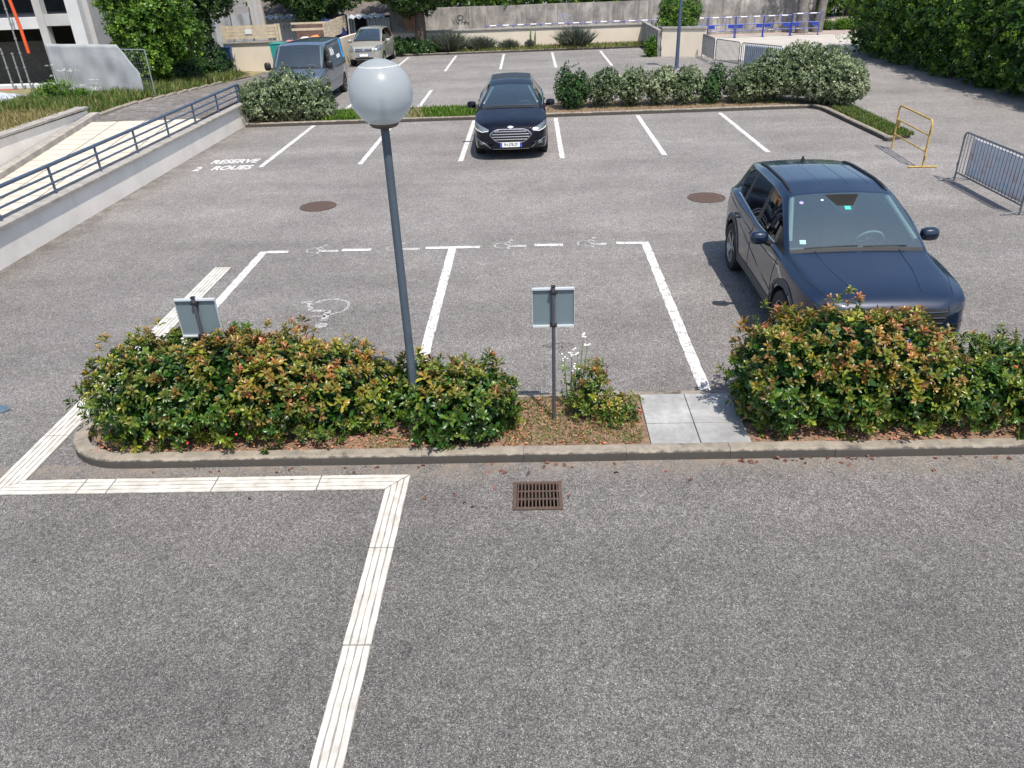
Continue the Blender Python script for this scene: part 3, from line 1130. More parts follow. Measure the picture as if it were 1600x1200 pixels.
def panel(x0, x1, y0, y1, ribs, along, m0=0.0, m1=0.0):
    """one guide panel: thin base and raised ribs; m0/m1 mitre the ends"""
    # a panel has a length direction (along) and a width direction
    L0, L1, W0, W1 = (x0, x1, y0, y1) if along == 'x' else (y0, y1, x0, x1)

    def pt(l, w_, z):
        return (l, w_, z) if along == 'x' else (w_, l, z)

    def slab(wa, wb, z0, z1, inset=0.0):
        fa, fb = (wa - W0) / (W1 - W0), (wb - W0) / (W1 - W0)
        la, lb = L0 + m0 * fa * (W1 - W0) + inset, L0 + m0 * fb * (W1 - W0) + inset
        ha, hb = L1 - m1 * fa * (W1 - W0) - inset, L1 - m1 * fb * (W1 - W0) - inset
        n = max(1, int((L1 - L0) / .12))
        b = MB()
        top = []
        for i in range(n + 1):
            t = i / n
            ea = random.uniform(-.0042, .0042) if inset else 0
            top.append((pt(la + (ha - la) * t, wa + ea, z1), pt(lb + (hb - lb) * t, wb + ea, z1), pt(la + (ha - la) * t, wa + ea, z0), pt(lb + (hb - lb) * t, wb + ea, z0)))
        for i in range(n):
            a, c = top[i], top[i + 1]
            f = [(0, 4, 5, 1), (2, 6, 4, 0), (1, 5, 7, 3)]
            if along == 'y':
                f = [tuple(reversed(q)) for q in f]
            b.add(list(a) + list(c), f)
        b.add(list(top[0]), [(0, 1, 3, 2)])
        b.add(list(top[-1]), [(0, 2, 3, 1)])
        return b
    base = slab(W0, W1, .0035, .0065).build('guide_panel', TACTBASE, guide, world=True)
    pitch = (W1 - W0) / ribs
    for i in range(ribs):
        g = pitch * .10
        slab(W0 + i * pitch + g, W0 + (i + 1) * pitch - g, .0065, .0125, .004).build('rib', TACT, base, world=True)


WS = .245
# run C: from the bottom of the picture up to the corner
xc = -1.345
ends = [1.2, 1.8, 2.83, 3.84, 4.88, 5.69]
for a, c in zip(ends[:-1], ends[1:]):
    panel(xc - .105, xc + .105, a, c - .006, 4, 'y', 0, 0 if c < 5.6 else -1.095)
# run B: along the kerb
ends = [-5.31, -4.41, -4.12, -3.11, -2.1, -1.45]
for a, c in zip(ends[:-1], ends[1:]):
    panel(a, c - .006, 5.69, 5.92, 4, 'x', 1.217 if a < -5 else 0, -.913 if c > -1.5 else 0)
# run A: parallel to the wall, past the end of the island
ends = [5.69, 6.72, 7.73, 8.74, 9.75, 10.76, 11.81]
for a, c in zip(ends[:-1], ends[1:]):
    panel(-5.31, -5.03, a + (.006 if a < 5.7 else 0), c - .006, 5, 'y', .82 if a < 5.7 else 0)

# ================================================================== DRAIN AND COVERS
dr = thing('drain_grate', 'rusty cast iron drain grate in the asphalt in front of the kerb', 'drain', (-.02, 5.56, 0))
MB().add([(-.196, -.176, -.3), (.196, -.176, -.3), (.196, .176, -.3), (-.196, .176, -.3), (-.196, -.176, .002), (.196, -.176, .002), (.196, .176, .002), (-.196, .176, .002)],
         [(0, 1, 2, 3), (0, 4, 5, 1), (1, 5, 6, 2), (2, 6, 7, 3), (3, 7, 4, 0)]).build('shaft', PIT, dr)
fr = MB()
for (a, c, d, e) in ((-.225, .225, -.205, -.173), (-.225, .225, .173, .205), (-.225, -.193, -.173, .173), (.193, .225, -.173, .173)):
    fr.box(a, c, d, e, .003, .016)
fr.build('grate_frame', RUST, dr)
for i in range(12):
    x = -.180 + i * .0327
    MB().box(x - .0065, x + .0065, -.172, .172, .004, .0145).build('grate_bar', RUST, dr)
for yb in (-.058, .058):
    MB().box(-.194, .194, yb - .008, yb + .008, .007, .0165).build('cross_bar', RUST, dr)
for (x, y, lab) in ((-4.44, 15.30, 'round rusty manhole cover nearer the parapet wall'), (3.45, 15.15, 'round rusty manhole cover behind the dark blue car')):
    mh = thing('manhole_cover', lab, 'manhole cover', (x, y, 0), group='manhole covers in the aisle')
    MB().lathe([(.375, .002), (.375, .010), (.335, .010), (.335, .006)], 40).build('cover_frame', RUST, mh, smooth=True)
    b = MB().lathe([(.328, .004), (.328, .011), (.0001, .011)], 40)
    b.build('cover_plate', RUST, mh, smooth=True)
    b = MB()
    for i in range(-6, 7):
        for j in range(-6, 7):
            if (i * i + j * j) < 34 and (i + j) % 2 == 0:
                b.box(i * .048 - .014, i * .048 + .014, j * .048 - .014, j * .048 + .014, .0112, .0155)
    tag(b.build('raised_studs', RUST, mh), kind='stuff')

# ================================================================== LAMPS
def lamp_globe_mat():
    m, nt, b = _new('frosted_globe')
    b.inputs['Base Color'].default_value = (.54, .57, .59, 1)
    b.inputs['Roughness'].default_value = .34
    b.inputs['Transmission Weight'].default_value = 0.0
    b.inputs['Coat Weight'].default_value = .45
    b.inputs['Coat Roughness'].default_value = .10
    tl = nt.nodes.new('ShaderNodeBsdfTranslucent')
    tl.inputs[0].default_value = (.68, .71, .73, 1)
    tp = nt.nodes.new('ShaderNodeBsdfTransparent')
    tp.inputs[0].default_value = (.80, .84, .87, 1)
    ms = nt.nodes.new('ShaderNodeMixShader')
    ms.inputs[0].default_value = .45
    m2 = nt.nodes.new('ShaderNodeMixShader')
    m2.inputs[0].default_value = .27
    nt.links.new(b.outputs[0], ms.inputs[1])
    nt.links.new(tl.outputs[0], ms.inputs[2])
    nt.links.new(ms.outputs[0], m2.inputs[1])
    nt.links.new(tp.outputs[0], m2.inputs[2])
    nt.links.new(m2.outputs[0], nt.nodes['Material Output'].inputs[0])
    return m


GLOBE = lamp_globe_mat()
lp = thing('street_lamp', 'frosted white globe lamp on a dark grey steel pole rising from the hedge', 'lamp', (-1.245, 6.60, .08))
MB().tube([(0, 0, 0), (0, 0, .9), (0, 0, 3.04)], [.043, .041, .037], 20).build('pole', POLE, lp, smooth=True)
MB().lathe([(.0001, .0), (.085, .0), (.085, .03), (.062, .05), (.062, .10)], 24).build('base_flange', POLE, lp, smooth=True)
MB().lathe([(.038, 3.01), (.105, 3.03), (.122, 3.048), (.122, 3.066), (.0001, 3.066)], 32).build('globe_holder', mat('brown_plastic', (.10, .075, .055), .5), lp, smooth=True)
RG, ZG = .262, 3.295
prof = []
for i in range(0, 41):
    t = -1.10 + (PI / 2 + 1.10) * i / 40
    r, z = RG * math.cos(t), ZG + RG * math.sin(t)
    if z > ZG + RG * .80:
        # the moulded cap of the globe sits a touch proud
        r = r + .004 * (r > .01)
    prof.append((max(r, .0001), z))
gl = MB().lathe(prof, 56).build('globe', GLOBE, lp, smooth=True)
MB().lathe([(RG * .60, ZG + RG * .79), (RG * .615, ZG + RG * .795), (RG * .605, ZG + RG * .808), (RG * .59, ZG + RG * .808)], 48).build('globe_rim', mat('clear_rim', (.75, .73, .68), .25, var=.03), gl, smooth=True)
MB().lathe([(.0001, 3.066), (.03, 3.07), (.03, 3.16), (.022, 3.17), (.022, 3.25), (.0001, 3.26)], 16).build('bulb', mat('bulb_grey', (.25, .26, .27), .4), lp, smooth=True)

lp = thing('street_lamp', 'slim grey lamp pole standing behind the far hedge by the exit', 'lamp', (6.21, 35.1, 0))
MB().tube([(0, 0, 0), (0, 0, 1.2), (0, 0, 3.3)], [.085, .075, .065], 16).build('pole', RAIL, lp, smooth=True)
MB().lathe([(.0001, 0), (.14, 0), (.14, .03), (.09, .05)], 20).build('base_flange', RAIL, lp, smooth=True)
MB().lathe([(.0001, 3.30)] + [(.26 * math.cos(t), 3.53 + .26 * math.sin(t)) for t in np.linspace(-1.1, 1.57, 14)], 28).build('globe', GLOBE, lp, smooth=True)

wp = thing('white_post', 'slim white post behind the bright green bush by the street', 'post', (atY(1050, 20, 47.6).x, 47.6, 0))
MB().box(-.07, .07, -.04, .04, 0, 2.6).build('post_body', WHITEP, wp)
MB().box(.09, .30, -.03, .03, 1.75, 2.6).build('post_panel', NEWC, wp)

# ================================================================== SIGNS (seen from behind)
def sign(x, y, lab, rot, dz=.09):
    s = thing('sign_post', lab, 'sign', (x, y, dz), rot, group='bay signs seen from behind')
    MB().tube([(0, 0, -.05), (0, 0, 1.482)], .0185, 10).build('post', mat('sign_post_steel', (.10, .10, .125), .45, metal=.4, var=.1), s, smooth=True)
    MB().box(-.0215, .0215, -.0215, .0215, 1.480, 1.494).build('post_cap', TRIM, s, bevel=.004)
    p = MB().box(-.198, .198, .030, .036, 1.075, 1.445).build('sign_panel', SIGNB, s)
    MB().box(-.195, .195, .0362, .0372, 1.08, 1.44).build('sign_face', SIGNF, p)
    # folded white edge of the panel
    MB().box(-.200, .200, .006, .040, 1.446, 1.463).build('rim', SIGNE, p)
    MB().box(-.200, .200, .006, .040, 1.058, 1.074).build('rim', SIGNE, p)
    for sx in (-1, 1):
        MB().box(sx * .2015 - .0015, sx * .2015 + .0015, .012, .040, 1.06, 1.46).build('rim', SIGNE, p)
    for z in (1.425, 1.082):
        b = MB().box(-.034, .034, -.023, .0295, z - .012, z + .012)
        b.build('clamp', TRIM, s, bevel=.003)
    return s


sign(.165, 6.74, 'grey backed bay sign on a thin post in the bare part of the bed', R(0))
sign(-3.35, 6.80, 'grey backed bay sign half sunk in the hedge, its post hidden', R(0), .04)

# ================================================================== BARRIERS
def crowd_barrier(a, c, lab, h=1.05, nbar=16, banner=False, foot=True, bar_r=.0075):
    a, c = Vector(a), Vector(c)
    d = c - a
    L = d.length
    s = thing('crowd_barrier', lab, 'barrier', (a.x, a.y, 0), math.atan2(d.y, d.x), group='grey steel crowd barriers')
    r = .10
    z0 = .17
    fr = [(0, 0, .0), (0, 0, z0), (0, 0, h - r)] + [(r - r * math.cos(t), 0, h - r + r * math.sin(t)) for t in np.linspace(.3, 1.57, 5)] + \
         [(L - r + r * math.sin(t), 0, h - r + r * math.cos(t)) for t in np.linspace(0, 1.57, 5)] + [(L, 0, z0), (L, 0, 0)]
    MB().tube(fr, .019, 8).build('frame', DGALV, s, smooth=True)
    MB().tube([(0, 0, z0), (L, 0, z0)], .015, 8).build('bottom_rail', DGALV, s, smooth=True)
    for i in range(nbar):
        x = L * (i + 1) / (nbar + 1)
        MB().tube([(x, 0, z0), (x, 0, h - .008)], bar_r, 6).build('bar', DGALV, s, smooth=True)
    if foot:
        for x in (0.0, L):
            MB().tube([(x, -.32, .012), (x, -.12, .05), (x, 0, .065), (x, .12, .05), (x, .32, .012)], .014, 6).build('foot', DGALV, s, smooth=True)
    for x in (0, L):
        MB().tube([(x, .0, .30), (x - .045 if x == 0 else x + .045, 0, .30), (x - .045 if x == 0 else x + .045, 0, .36)], .008, 6).build('hook', DGALV, s, smooth=True)
        MB().tube([(x, .0, .85), (x - .045 if x == 0 else x + .045, 0, .85)], .010, 6).build('hook', DGALV, s, smooth=True)
    if banner:
        banner(s, L, h, z0)
    return s


def m_banner(name, seed):
    m, nt, b = _new(name)
    co = coords(nt)
    mp = N(nt, 'ShaderNodeMapping')
    mp.inputs['Scale'].default_value = (1.6, 1, 2.6)
    mp.inputs['Location'].default_value = (seed, 0, seed)
    nt.links.new(co, mp.inputs[0])
    n1 = tnoise(nt, mp.outputs[0], 1.6, 2.0)
    c = ramp(nt, n1, [(.38, (.55, .66, .80)), (.48, (.74, .77, .82)), (.58, (.78, .64, .68)), (.70, (.72, .34, .36))])
    n2 = tnoise(nt, mp.outputs[0], 4.0, 3.0)
    c = mix(nt, c, (.80, .82, .85), ramp(nt, n2, [(.40, .2), (.6, .9)]))
    nt.links.new(c, b.inputs['Base Color'])
    b.inputs['Roughness'].default_value = .6
    return m


def sheet_on(s, x0, x1, z0, z1, material, name):
    b = MB()
    nx, nz = 22, 10
    for j in range(nz + 1):
        for i in range(nx + 1):
            x = x0 + (x1 - x0) * i / nx
            z = z0 + (z1 - z0) * j / nz
            b.v.append((x, .034 + .012 * mnoise.noise(Vector((x * 2.5, z * 2.5, 3))), z))
    for j in range(nz):
        for i in range(nx):
            a = j * (nx + 1) + i
            b.f.append((a, a + 1, a + nx + 2, a + nx + 1))
    o = b.build(name, material, s, smooth=True)
    so = o.modifiers.new('thick', 'SOLIDIFY')
    so.thickness = .004
    return o


crowd_barrier((8.69, 15.92), (8.67, 13.50), 'grey barrier with a faded printed banner by the dark blue car', nbar=20, h=.975,
              banner=lambda s, L, h, z0: sheet_on(s, .30, L - .05, z0 + .02, h - .05, m_banner('faded_banner', 2.0), 'banner'))
crowd_barrier((7.95, 38.55), (8.0, 36.25), 'grey barrier seen end on beside the cream corner wall', nbar=20, h=1.0, bar_r=.012)
crowd_barrier((8.03, 36.05), (8.62, 34.3), 'middle grey barrier of the far row, with open bars', nbar=20, h=1.0, bar_r=.012)
crowd_barrier((8.66, 34.15), (9.75, 32.2), 'grey barrier with a pale sheet, half hidden behind the clipped hedge', nbar=20, h=1.0, bar_r=.011,
              banner=lambda s, L, h, z0: sheet_on(s, .15, L - .05, z0 + .02, h - .05, mat('pale_sheet', (.50, .57, .66), .6, var=.2, scale=2), 'banner'))

yb = thing('yellow_barrier', 'rusty yellow tubular barrier at the end of the grass wedge', 'barrier', (8.66, 18.95, 0), math.atan2(17.04 - 18.95, 8.54 - 8.66))
L = 1.55
h = 1.0
r = .10
L = math.hypot(1.91, .12)
fr = [(0, 0, 0), (.0, 0, h - r)] + [(r - r * math.cos(t), 0, h - r + r * math.sin(t)) for t in np.linspace(.3, 1.57, 5)] + [(L - r + r * math.sin(t), 0, h - r + r * math.cos(t)) for t in np.linspace(0, 1.57, 5)] + [(L, 0, 0.02)]
MB().tube(fr, .021, 10).build('frame', YELL, yb, smooth=True)
for z in (.34, .68):
    MB().tube([(0, 0, z), (L, 0, z)], .018, 8).build('rail', YELL, yb, smooth=True)
MB().box(.02, .20, -.008, .008, .52, .68).build('plate', YELL, yb)
MB().tube([(L, -.30, .022), (L, .30, .022)], .02, 8).build('foot', YELL, yb, smooth=True)
for z in (.24, .78):
    MB().box(L - .01, L + .07, -.02, .02, z - .03, z + .03).build('hook', YELL, yb, bevel=.005)

# blue street works barriers in a line along the street
bx = 16.15
k = 0
while bx > -1.5:
    lab = ('last blue street barrier, beside the white pier and grass' if k == 0 else
           '%s blue street barrier counting back from the tree trunks' % ('second', 'third', 'fourth', 'fifth', 'sixth', 'seventh', 'eighth', 'ninth', 'tenth', 'eleventh', 'twelfth')[k - 1])
    yo = 47.25 + .05 * math.sin(k * 2.1)
    s = thing('street_barrier', lab, 'barrier', (bx, yo, 0), PI + R(random.uniform(-2.5, 2.5)), group='blue street barriers in a row')
    L = 1.5
    h = 1.06 if k else 1.12
    MB().tube([(0, 0, 0), (0, 0, h), (L, 0, h), (L, 0, 0)], .030, 6).build('frame', BLUEB, s)
    for z in (.36, .68):
        MB().tube([(0, 0, z), (L, 0, z)], .025, 6).build('rail', BLUEB, s)
    for x0 in (.22, .95):
        MB().tube([(x0, -.001, h), (x0 + .34, -.001, h)], .031, 6).build('reflective_band', WHITEP, s)
        MB().tube([(x0, -.001, .36), (x0 + .3, -.001, .36)], .026, 6).build('reflective_band', WHITEP, s)
    for x0 in (.04, L - .38):
        MB().add([(x0, -.012, .48), (x0 + .34, -.012, .50), (x0 + .34, -.012, .66), (x0, -.012, .66), (x0, .012, .48), (x0 + .34, .012, .50), (x0 + .34, .012, .66), (x0, .012, .66)],
                 [(0, 1, 2, 3), (7, 6, 5, 4), (0, 4, 5, 1), (1, 5, 6, 2), (2, 6, 7, 3), (3, 7, 4, 0)]).build('plate', BLUEB, s)
    for x0 in (.5, 1.0):
        MB().tube([(x0, 0, .36), (x0, 0, h)], .014, 6).build('upright', BLUEB, s)
    for x0 in (0, L):
        MB().box(x0 - .02, x0 + .02, -.25, .25, 0, .02).build('foot', BLUEB, s)
    bx -= 1.56
    k += 1

# litter by the left frame edge
lt = at(3, 642)
b = MB()
b.add([(-.10, -.06, .004), (.045, -.05, .004), (.095, .01, .012), (.03, .06, .02), (-.10, .07, .03), (-.10, -.06, .016), (.045, -.05, .018), (.095, .01, .018), (.03, .06, .036), (-.10, .07, .05)],
      [(4, 3, 2, 1, 0), (5, 6, 7, 8, 9)] + [(i, (i + 1) % 5, (i + 1) % 5 + 5, i + 5) for i in range(5)])
o = b.build('plastic_scrap', mat('blue_grey_plastic', (.09, .13, .17), .3, var=.2), None)
o.location = (lt.x, lt.y, 0)
tag(o, 'small blue grey plastic scrap lying alone on the open asphalt', 'litter')

# ================================================================== PLANTS
def stems(parent, pts, r0, material=STEM, name='stem'):
    for (a, c) in pts:
        a, c = Vector(a), Vector(c)
        m1 = a.lerp(c, .5) + Vector((random.uniform(-.06, .06), random.uniform(-.06, .06), 0)) * (c - a).length
        MB().tube([a, m1, c], [r0, r0 * .75, r0 * .35], 6).build(name, material, parent, smooth=True)


def shrub(name, label, cat, lobes, n, L, material, seed, nstem=6, origin=None, group=None, stem_r=.014, ground_z=.06, **kw):
    lb = np.array(lobes, float)
    o = origin or (float(lb[:, 0].mean()), float(lb[:, 1].mean()), ground_z)
    t = thing(name, label, cat, o, group=group)
    foliage('foliage', t, material, lobes, n, L, seed=seed, origin=o, **kw)
    g = np.random.default_rng(seed + 99)
    pts = []
    for i in range(nstem):
        l = lb[i % len(lb)]
        b = (l[0] + g.uniform(-.25, .25) * l[3] - o[0], l[1] + g.uniform(-.25, .25) * l[4] - o[1], 0)
        e = (l[0] + g.uniform(-.7, .7) * l[3] - o[0], l[1] + g.uniform(-.7, .7) * l[4] - o[1], l[2] + l[5] * g.uniform(.2, .75) - o[2])
        pts.append((b, e))
    stems(t, pts, stem_r)
    return t


def ph_young(lo, hi, amt):
    def f(P, g):
        t = np.clip((P[:, 2] - lo) / (hi - lo), 0, 1)
        patch = np.array([mnoise.noise(Vector((p[0] * 1.7, p[1] * 1.7, p[2] * 1.7))) for p in P])
        y = t * amt + patch * .38 + g.normal(size=len(P)) * .17
        return np.clip(y, 0, 1)
    return f


def tips(lobes, n, seed, lift=(.01, .10)):
    """shoots that stand above the outline"""
    g = np.random.default_rng(seed)
    P, D = lobes_points(lobes, n * 3, .02, .3, .1, seed + 5)
    k = D[:, 2] > .45
    P, D = P[k][:n], D[k][:n]
    P = P + np.array([0, 0, 1.]) * g.uniform(*lift, (len(P), 1)) + g.normal(size=P.shape) * .02
    D = np.tile(np.array([[0, 0, 1.]]), (len(P), 1))
    return P, D


HG = 'photinia shrubs in the near island'
PH = dict(nl=9, width=.205, inset=.13, rough=.20, up=.5, fill=.5, zmin=.05)
A_ = [(-4.06, 6.76, .52, .60, .62, .58), (-3.60, 6.82, .54, .60, .68, .56), (-3.10, 6.78, .56, .52, .66, .58)]
shrub('photinia_shrub', 'big dense green photinia at the rounded end of the island', 'shrub', A_, 980, .084, PHOT, 11, 9, group=HG, young=ph_young(.55, 1.2, .65), extra=tips(A_, 40, 1), **PH)
B_ = [(-2.62, 6.78, .52, .54, .64, .56), (-2.12, 6.82, .47, .48, .60, .50), (-1.74, 6.88, .36, .36, .46, .38)]
shrub('photinia_shrub', 'reddish photinia in the middle of the hedge, just left of the lamp pole', 'shrub', B_, 720, .084, PHOT, 12, 8, group=HG, young=ph_young(.15, .95, .85), extra=tips(B_, 34, 2), **PH)
C__ = [(-.98, 6.66, .36, .36, .54, .38), (-.60, 6.66, .38, .38, .50, .38), (-1.30, 6.92, .34, .24, .36, .40)]
shrub('photinia_shrub', 'bright green photinia right of the lamp pole, hanging over the kerb', 'shrub', C__, 400, .098, PHOT, 13, 6, group=HG, young=ph_young(.25, .95, .55), extra=tips(C__, 22, 3), **PH)
D_ = [(.52, 6.84, .32, .22, .24, .30), (.80, 6.74, .20, .26, .22, .18), (.62, 6.86, .50, .12, .14, .20)]
shrub('photinia_shrub', 'small sparse photinia seedling beside the thin sign post', 'shrub', D_, 270, .060, PHOT, 14, 8, group=HG, young=ph_young(.0, .7, .75), nl=7, width=.2, inset=.3, rough=.3, up=.6, fill=.15, zmin=.10,
      extra=(np.array([[.55 + .10 * math.sin(i), 6.86 + .05 * math.cos(i * 2), .50 + .028 * i] for i in range(9)]), np.tile([[0, 0, 1.]], (9, 1))))
E_2 = [(2.42, 6.76, .56, .50, .62, .62), (3.00, 6.78, .64, .60, .66, .66), (3.62, 6.76, .56, .52, .64, .60)]
shrub('photinia_shrub', 'tall reddish photinia in front of the dark blue car bonnet', 'shrub', E_2, 1020, .085, PHOT, 15, 9, group=HG, young=ph_young(.35, 1.15, .80), extra=tips(E_2, 40, 4), **PH)
G_ = [(6.5, 6.76, .42, .5, .58, .44), (7.3, 6.78, .45, .6, .58, .46), (8.2, 6.78, .42, .55, .56, .44)]
F_ = [(4.22, 6.76, .40, .46, .58, .42), (4.85, 6.74, .42, .55, .60, .44), (5.6, 6.8, .42, .5, .55, .42)]
shrub('photinia_shrub', 'yellow green photinia cut by the right edge of the picture', 'shrub', F_, 720, .088, PHOT, 16, 7, group=HG, young=ph_young(.5, 1.2, .40), extra=tips(F_, 36, 5, (.03, .17)), **PH)

shrub('photinia_shrub', 'photinia at the far end of the island beyond the picture edge', 'shrub', G_, 700, .09, PHOT, 18, 6, group=HG, young=ph_young(.5, 1.2, .5), **PH)
# a bright shoot beside the half hidden sign
shrub('young_shoot', 'bright green shoot poking out of the hedge beside the sign', 'plant', [(-3.10, 7.20, .98, .10, .08, .12)], 16, .085, LIME, 17, 2, nl=8, width=.13, fill=0, ground_z=.7, stem_r=.006, zmin=.5, up=.8)

# flowering weed by the sign post
t = thing('flowering_weed', 'tall weed with small white flower heads beside the thin sign post', 'weed', (.36, 7.0, .09))
g = np.random.default_rng(5)
for (x, y, h) in ((-.08, .02, .58), (.0, .05, .62), (.06, .0, .66), (.12, .06, .80), (.16, .02, .72), (.03, -.05, .5)):
    MB().tube([(x * .5, y, 0), (x * .8, y, h * .6), (x, y, h)], [.006, .005, .0025], 5).build('stem', mat('weed_stem', (.12, .20, .05), .7), t)
    b = MB()
    for i in range(6):
        cx, cy, cz = x + g.normal() * .022, y + g.normal() * .022, h + g.uniform(-.03, .03)
        b.lathe([(.0001, .006), (.008, .005), (.011, 0), (.0001, -.003)], 7, Matrix.Translation((cx, cy, cz)))
    tag(b.build('flowers', PETAL, t), kind='stuff')
P = np.array([[(x + g.normal() * .02), g.normal() * .03, g.uniform(.05, .5)] for x in np.repeat([-.08, 0, .06, .12, .16], 26)])
V, T, k = leaves(P, g.normal(size=P.shape) + np.array([0, 0, .5]), g.normal(size=P.shape) + np.array([0, 0, 1]), np.full(len(P), .06), np.full(len(P), .010), False)
tag(mesh_np('foliage', V, T, LIME, t, np.stack([g.uniform(.2, 1, len(P)), np.zeros(len(P)), np.zeros(len(P)), np.ones(len(P))], 1).repeat(k, 0)), kind='stuff')

# low growth and litter on the bare part of the bed
o = grass('grass', rect_pts(-.35, 1.04, 6.26, 7.16, .085), 2600, .075, GRASS, 21, dry=.55, lean=.8, w=.004)
tag(o, 'thin dry grass on the bare part of the bed', 'grass', kind='stuff')
o = grass('grass', rect_pts(-1.75, -1.25, 6.24, 6.5, .085), 300, .05, GRASS, 22, dry=.5, lean=.8, w=.004)
tag(o, 'sparse grass in the hedge gap at the lamp pole', 'grass', kind='stuff')


def litter(name, pts, size, material, label, seed):
    g = np.random.default_rng(seed)
    n = len(pts)
    A = g.normal(size=(n, 3)) * [1, 1, .12]
    Nn = np.array([0, 0, 1.]) + g.normal(size=(n, 3)) * .35
    V, T, k = leaves(pts, A, Nn, size * g.uniform(.5, 1.2, n), size * g.uniform(.18, .34, n), True, .6)
    o = mesh_np(name, V, T, material)
    tag(o, label, 'leaf litter', kind='stuff')
    return o


g = np.random.default_rng(8)
pts = np.concatenate([
    np.stack([g.uniform(-1.9, -.1, 260), g.uniform(6.25, 6.6, 260), g.uniform(.09, .11, 260)], 1),
    np.stack([g.uniform(-.3, 1.05, 330), g.uniform(6.25, 7.15, 330), g.uniform(.09, .11, 330)], 1),
    np.stack([g.uniform(2.1, 5.6, 420), g.uniform(6.25, 6.55, 420), g.uniform(.09, .11, 420)], 1),
    np.stack([g.uniform(-4.6, -1.9, 260), g.uniform(6.25, 6.5, 260), g.uniform(.09, .11, 260)], 1)])
litter('leaf_litter', pts, .045, mat('dry_leaf', (.34, .19, .10), .85, var=.6, scale=14, dirt=((.40, .10, .06), 11.0, .9)), 'dry brown leaves under the photinia shrubs', 31)
pts = np.concatenate([np.stack([g.uniform(-4.3, 4.8, 36), 6.08 - np.abs(g.normal(size=36)) * .07, np.full(36, .008)], 1),
                      np.stack([g.uniform(1.9, 3.2, 20), 6.08 - np.abs(g.normal(size=20)) * .025, np.full(20, .008)], 1),
                      np.stack([g.uniform(-3.6, 1.5, 12), g.uniform(5.4, 6.0, 12), np.full(12, .016)], 1)])
litter('leaf_litter', pts, .06, REDLEAF, 'red brown leaves fallen on the asphalt below the kerb', 32)
pts = np.array([[-2.2, 6.62, .82], [-1.02, 6.62, .62], [2.1, 6.6, .78], [3.1, 6.55, 1.03], [4.5, 6.45, .78], [-3.5, 6.25, .22], [-3.0, 6.25, .3]])
litter('red_leaves', pts, .06, REDLF, 'single bright red old leaves caught in the photinia shrubs', 33)

# ---- far planted strip
HV = 'shrubs along the far planted strip'
VB = dict(nl=6, width=.24, inset=.15, rough=.22, up=.35, fill=.5, zmin=.12, fine=False)
shrub('pale_shrub', 'wide pale leaved shrub at the end of the parapet wall', 'shrub',
      [(-8.5, 25.05, .62, .72, .8, .62), (-7.75, 25.1, .82, .78, .78, .78), (-7.0, 25.15, .66, .72, .7, .70), (-8.85, 25.4, .6, .5, .6, .62), (-6.7, 25.1, .45, .5, .6, .5)], 1700, .095, VIB, 41, 10, group=HV,
      extra=(np.array([[-7.62 + .07 * math.sin(i * 2), 25.0, 1.45 + .035 * i] for i in range(9)] + [[-7.02 + .07 * math.sin(i * 2), 25.0, 1.20 + .04 * i] for i in range(8)] + [[-6.42 + .03 * i, 25.05, .85 + .05 * i] for i in range(6)]), np.tile([[0, 0, 1.]], (23, 1))), **VB)
shrub('green_shrub', 'upright green shrub right beside the black car', 'shrub', [(1.28, 25.55, .55, .50, .5, .52), (1.05, 25.6, .75, .32, .36, .55), (1.55, 25.6, .72, .28, .36, .45)], 620, .085, GREEN, 42, 8, group=HV,
      extra=(np.array([[1.0 + .06 * i % .5, 25.6, 1.2 + .02 * i] for i in range(12)]), np.tile([[0, 0, 1.]], (12, 1))), **VB)
for i, (x, lab) in enumerate(((2.25, 'pale leaved shrub next to the upright green one'), (3.15, 'pale leaved shrub in the middle of the far strip'), (4.05, 'pale leaved shrub in front of the far bay lines'), (4.85, 'pale leaved shrub in front of the slim lamp pole'))):
    shrub('pale_shrub', lab, 'shrub', [(x, 25.7, .62, .54, .52, .52), (x + .15, 25.75, .82, .42, .45, .38)], 560, .082, VIB, 43 + i, 7, group=HV, **VB)
shrub('green_shrub', 'small bright green shrub in the gap before the clipped hedge', 'shrub', [(5.72, 25.75, .50, .45, .5, .46), (5.85, 25.8, .85, .30, .35, .40)], 460, .075, GREEN, 48, 6, group=HV, **VB)
shrub('clipped_hedge', 'big mounded pale hedge at the corner of the far strip', 'hedge',
      [(6.75, 25.7, .62, .65, .6, .56), (7.6, 25.8, .80, .75, .75, .74), (8.4, 25.6, .98, .80, .85, .82), (9.15, 25.2, .88, .75, .85, .80), (9.45, 24.5, .72, .62, .75, .66), (8.9, 24.9, .7, .6, .6, .6)], 4300, .085, VIB, 49, 14, group=HV, **dict(VB, rough=.12, inset=.10))
shrub('rose_shoot', 'thin arching shoot above the mounded pale hedge', 'plant', [(9.55, 25.6, 1.85, .28, .1, .12)], 16, .07, LIME, 50, 3, nl=4, fill=0, ground_z=1.3, stem_r=.006, zmin=.5)
shrub('green_shrub', 'little green shrub behind the lamp globe on the grass strip', 'shrub', [(-4.3, 25.4, .30, .22, .3, .28), (-4.25, 25.4, .55, .12, .15, .3)], 120, .085, GREEN, 51, 3, group=HV, **VB)


def bed_far(g, n):
    x = np.where(g.uniform(0, 1, n) < .45, g.normal(-5.9, .45, n), g.normal(-2.4, .75, n))
    x = np.clip(x, -6.9, -1.0)
    return np.stack([x, g.uniform(24.55, 26.2, n), np.full(n, .07)], 1)


o = grass('grass', bed_far, 6500, .17, LIME, 61, dry=.05, w=.010)
tag(o, 'bright green grass strip behind the bays left of the black car', 'grass', kind='stuff')
o = grass('grass', rect_pts(-1.2, 8.2, 24.6, 26.4, .07), 2200, .09, GRASS, 62, dry=.2, w=.007)
tag(o, 'thin dry grass under the far shrubs', 'grass', kind='stuff')


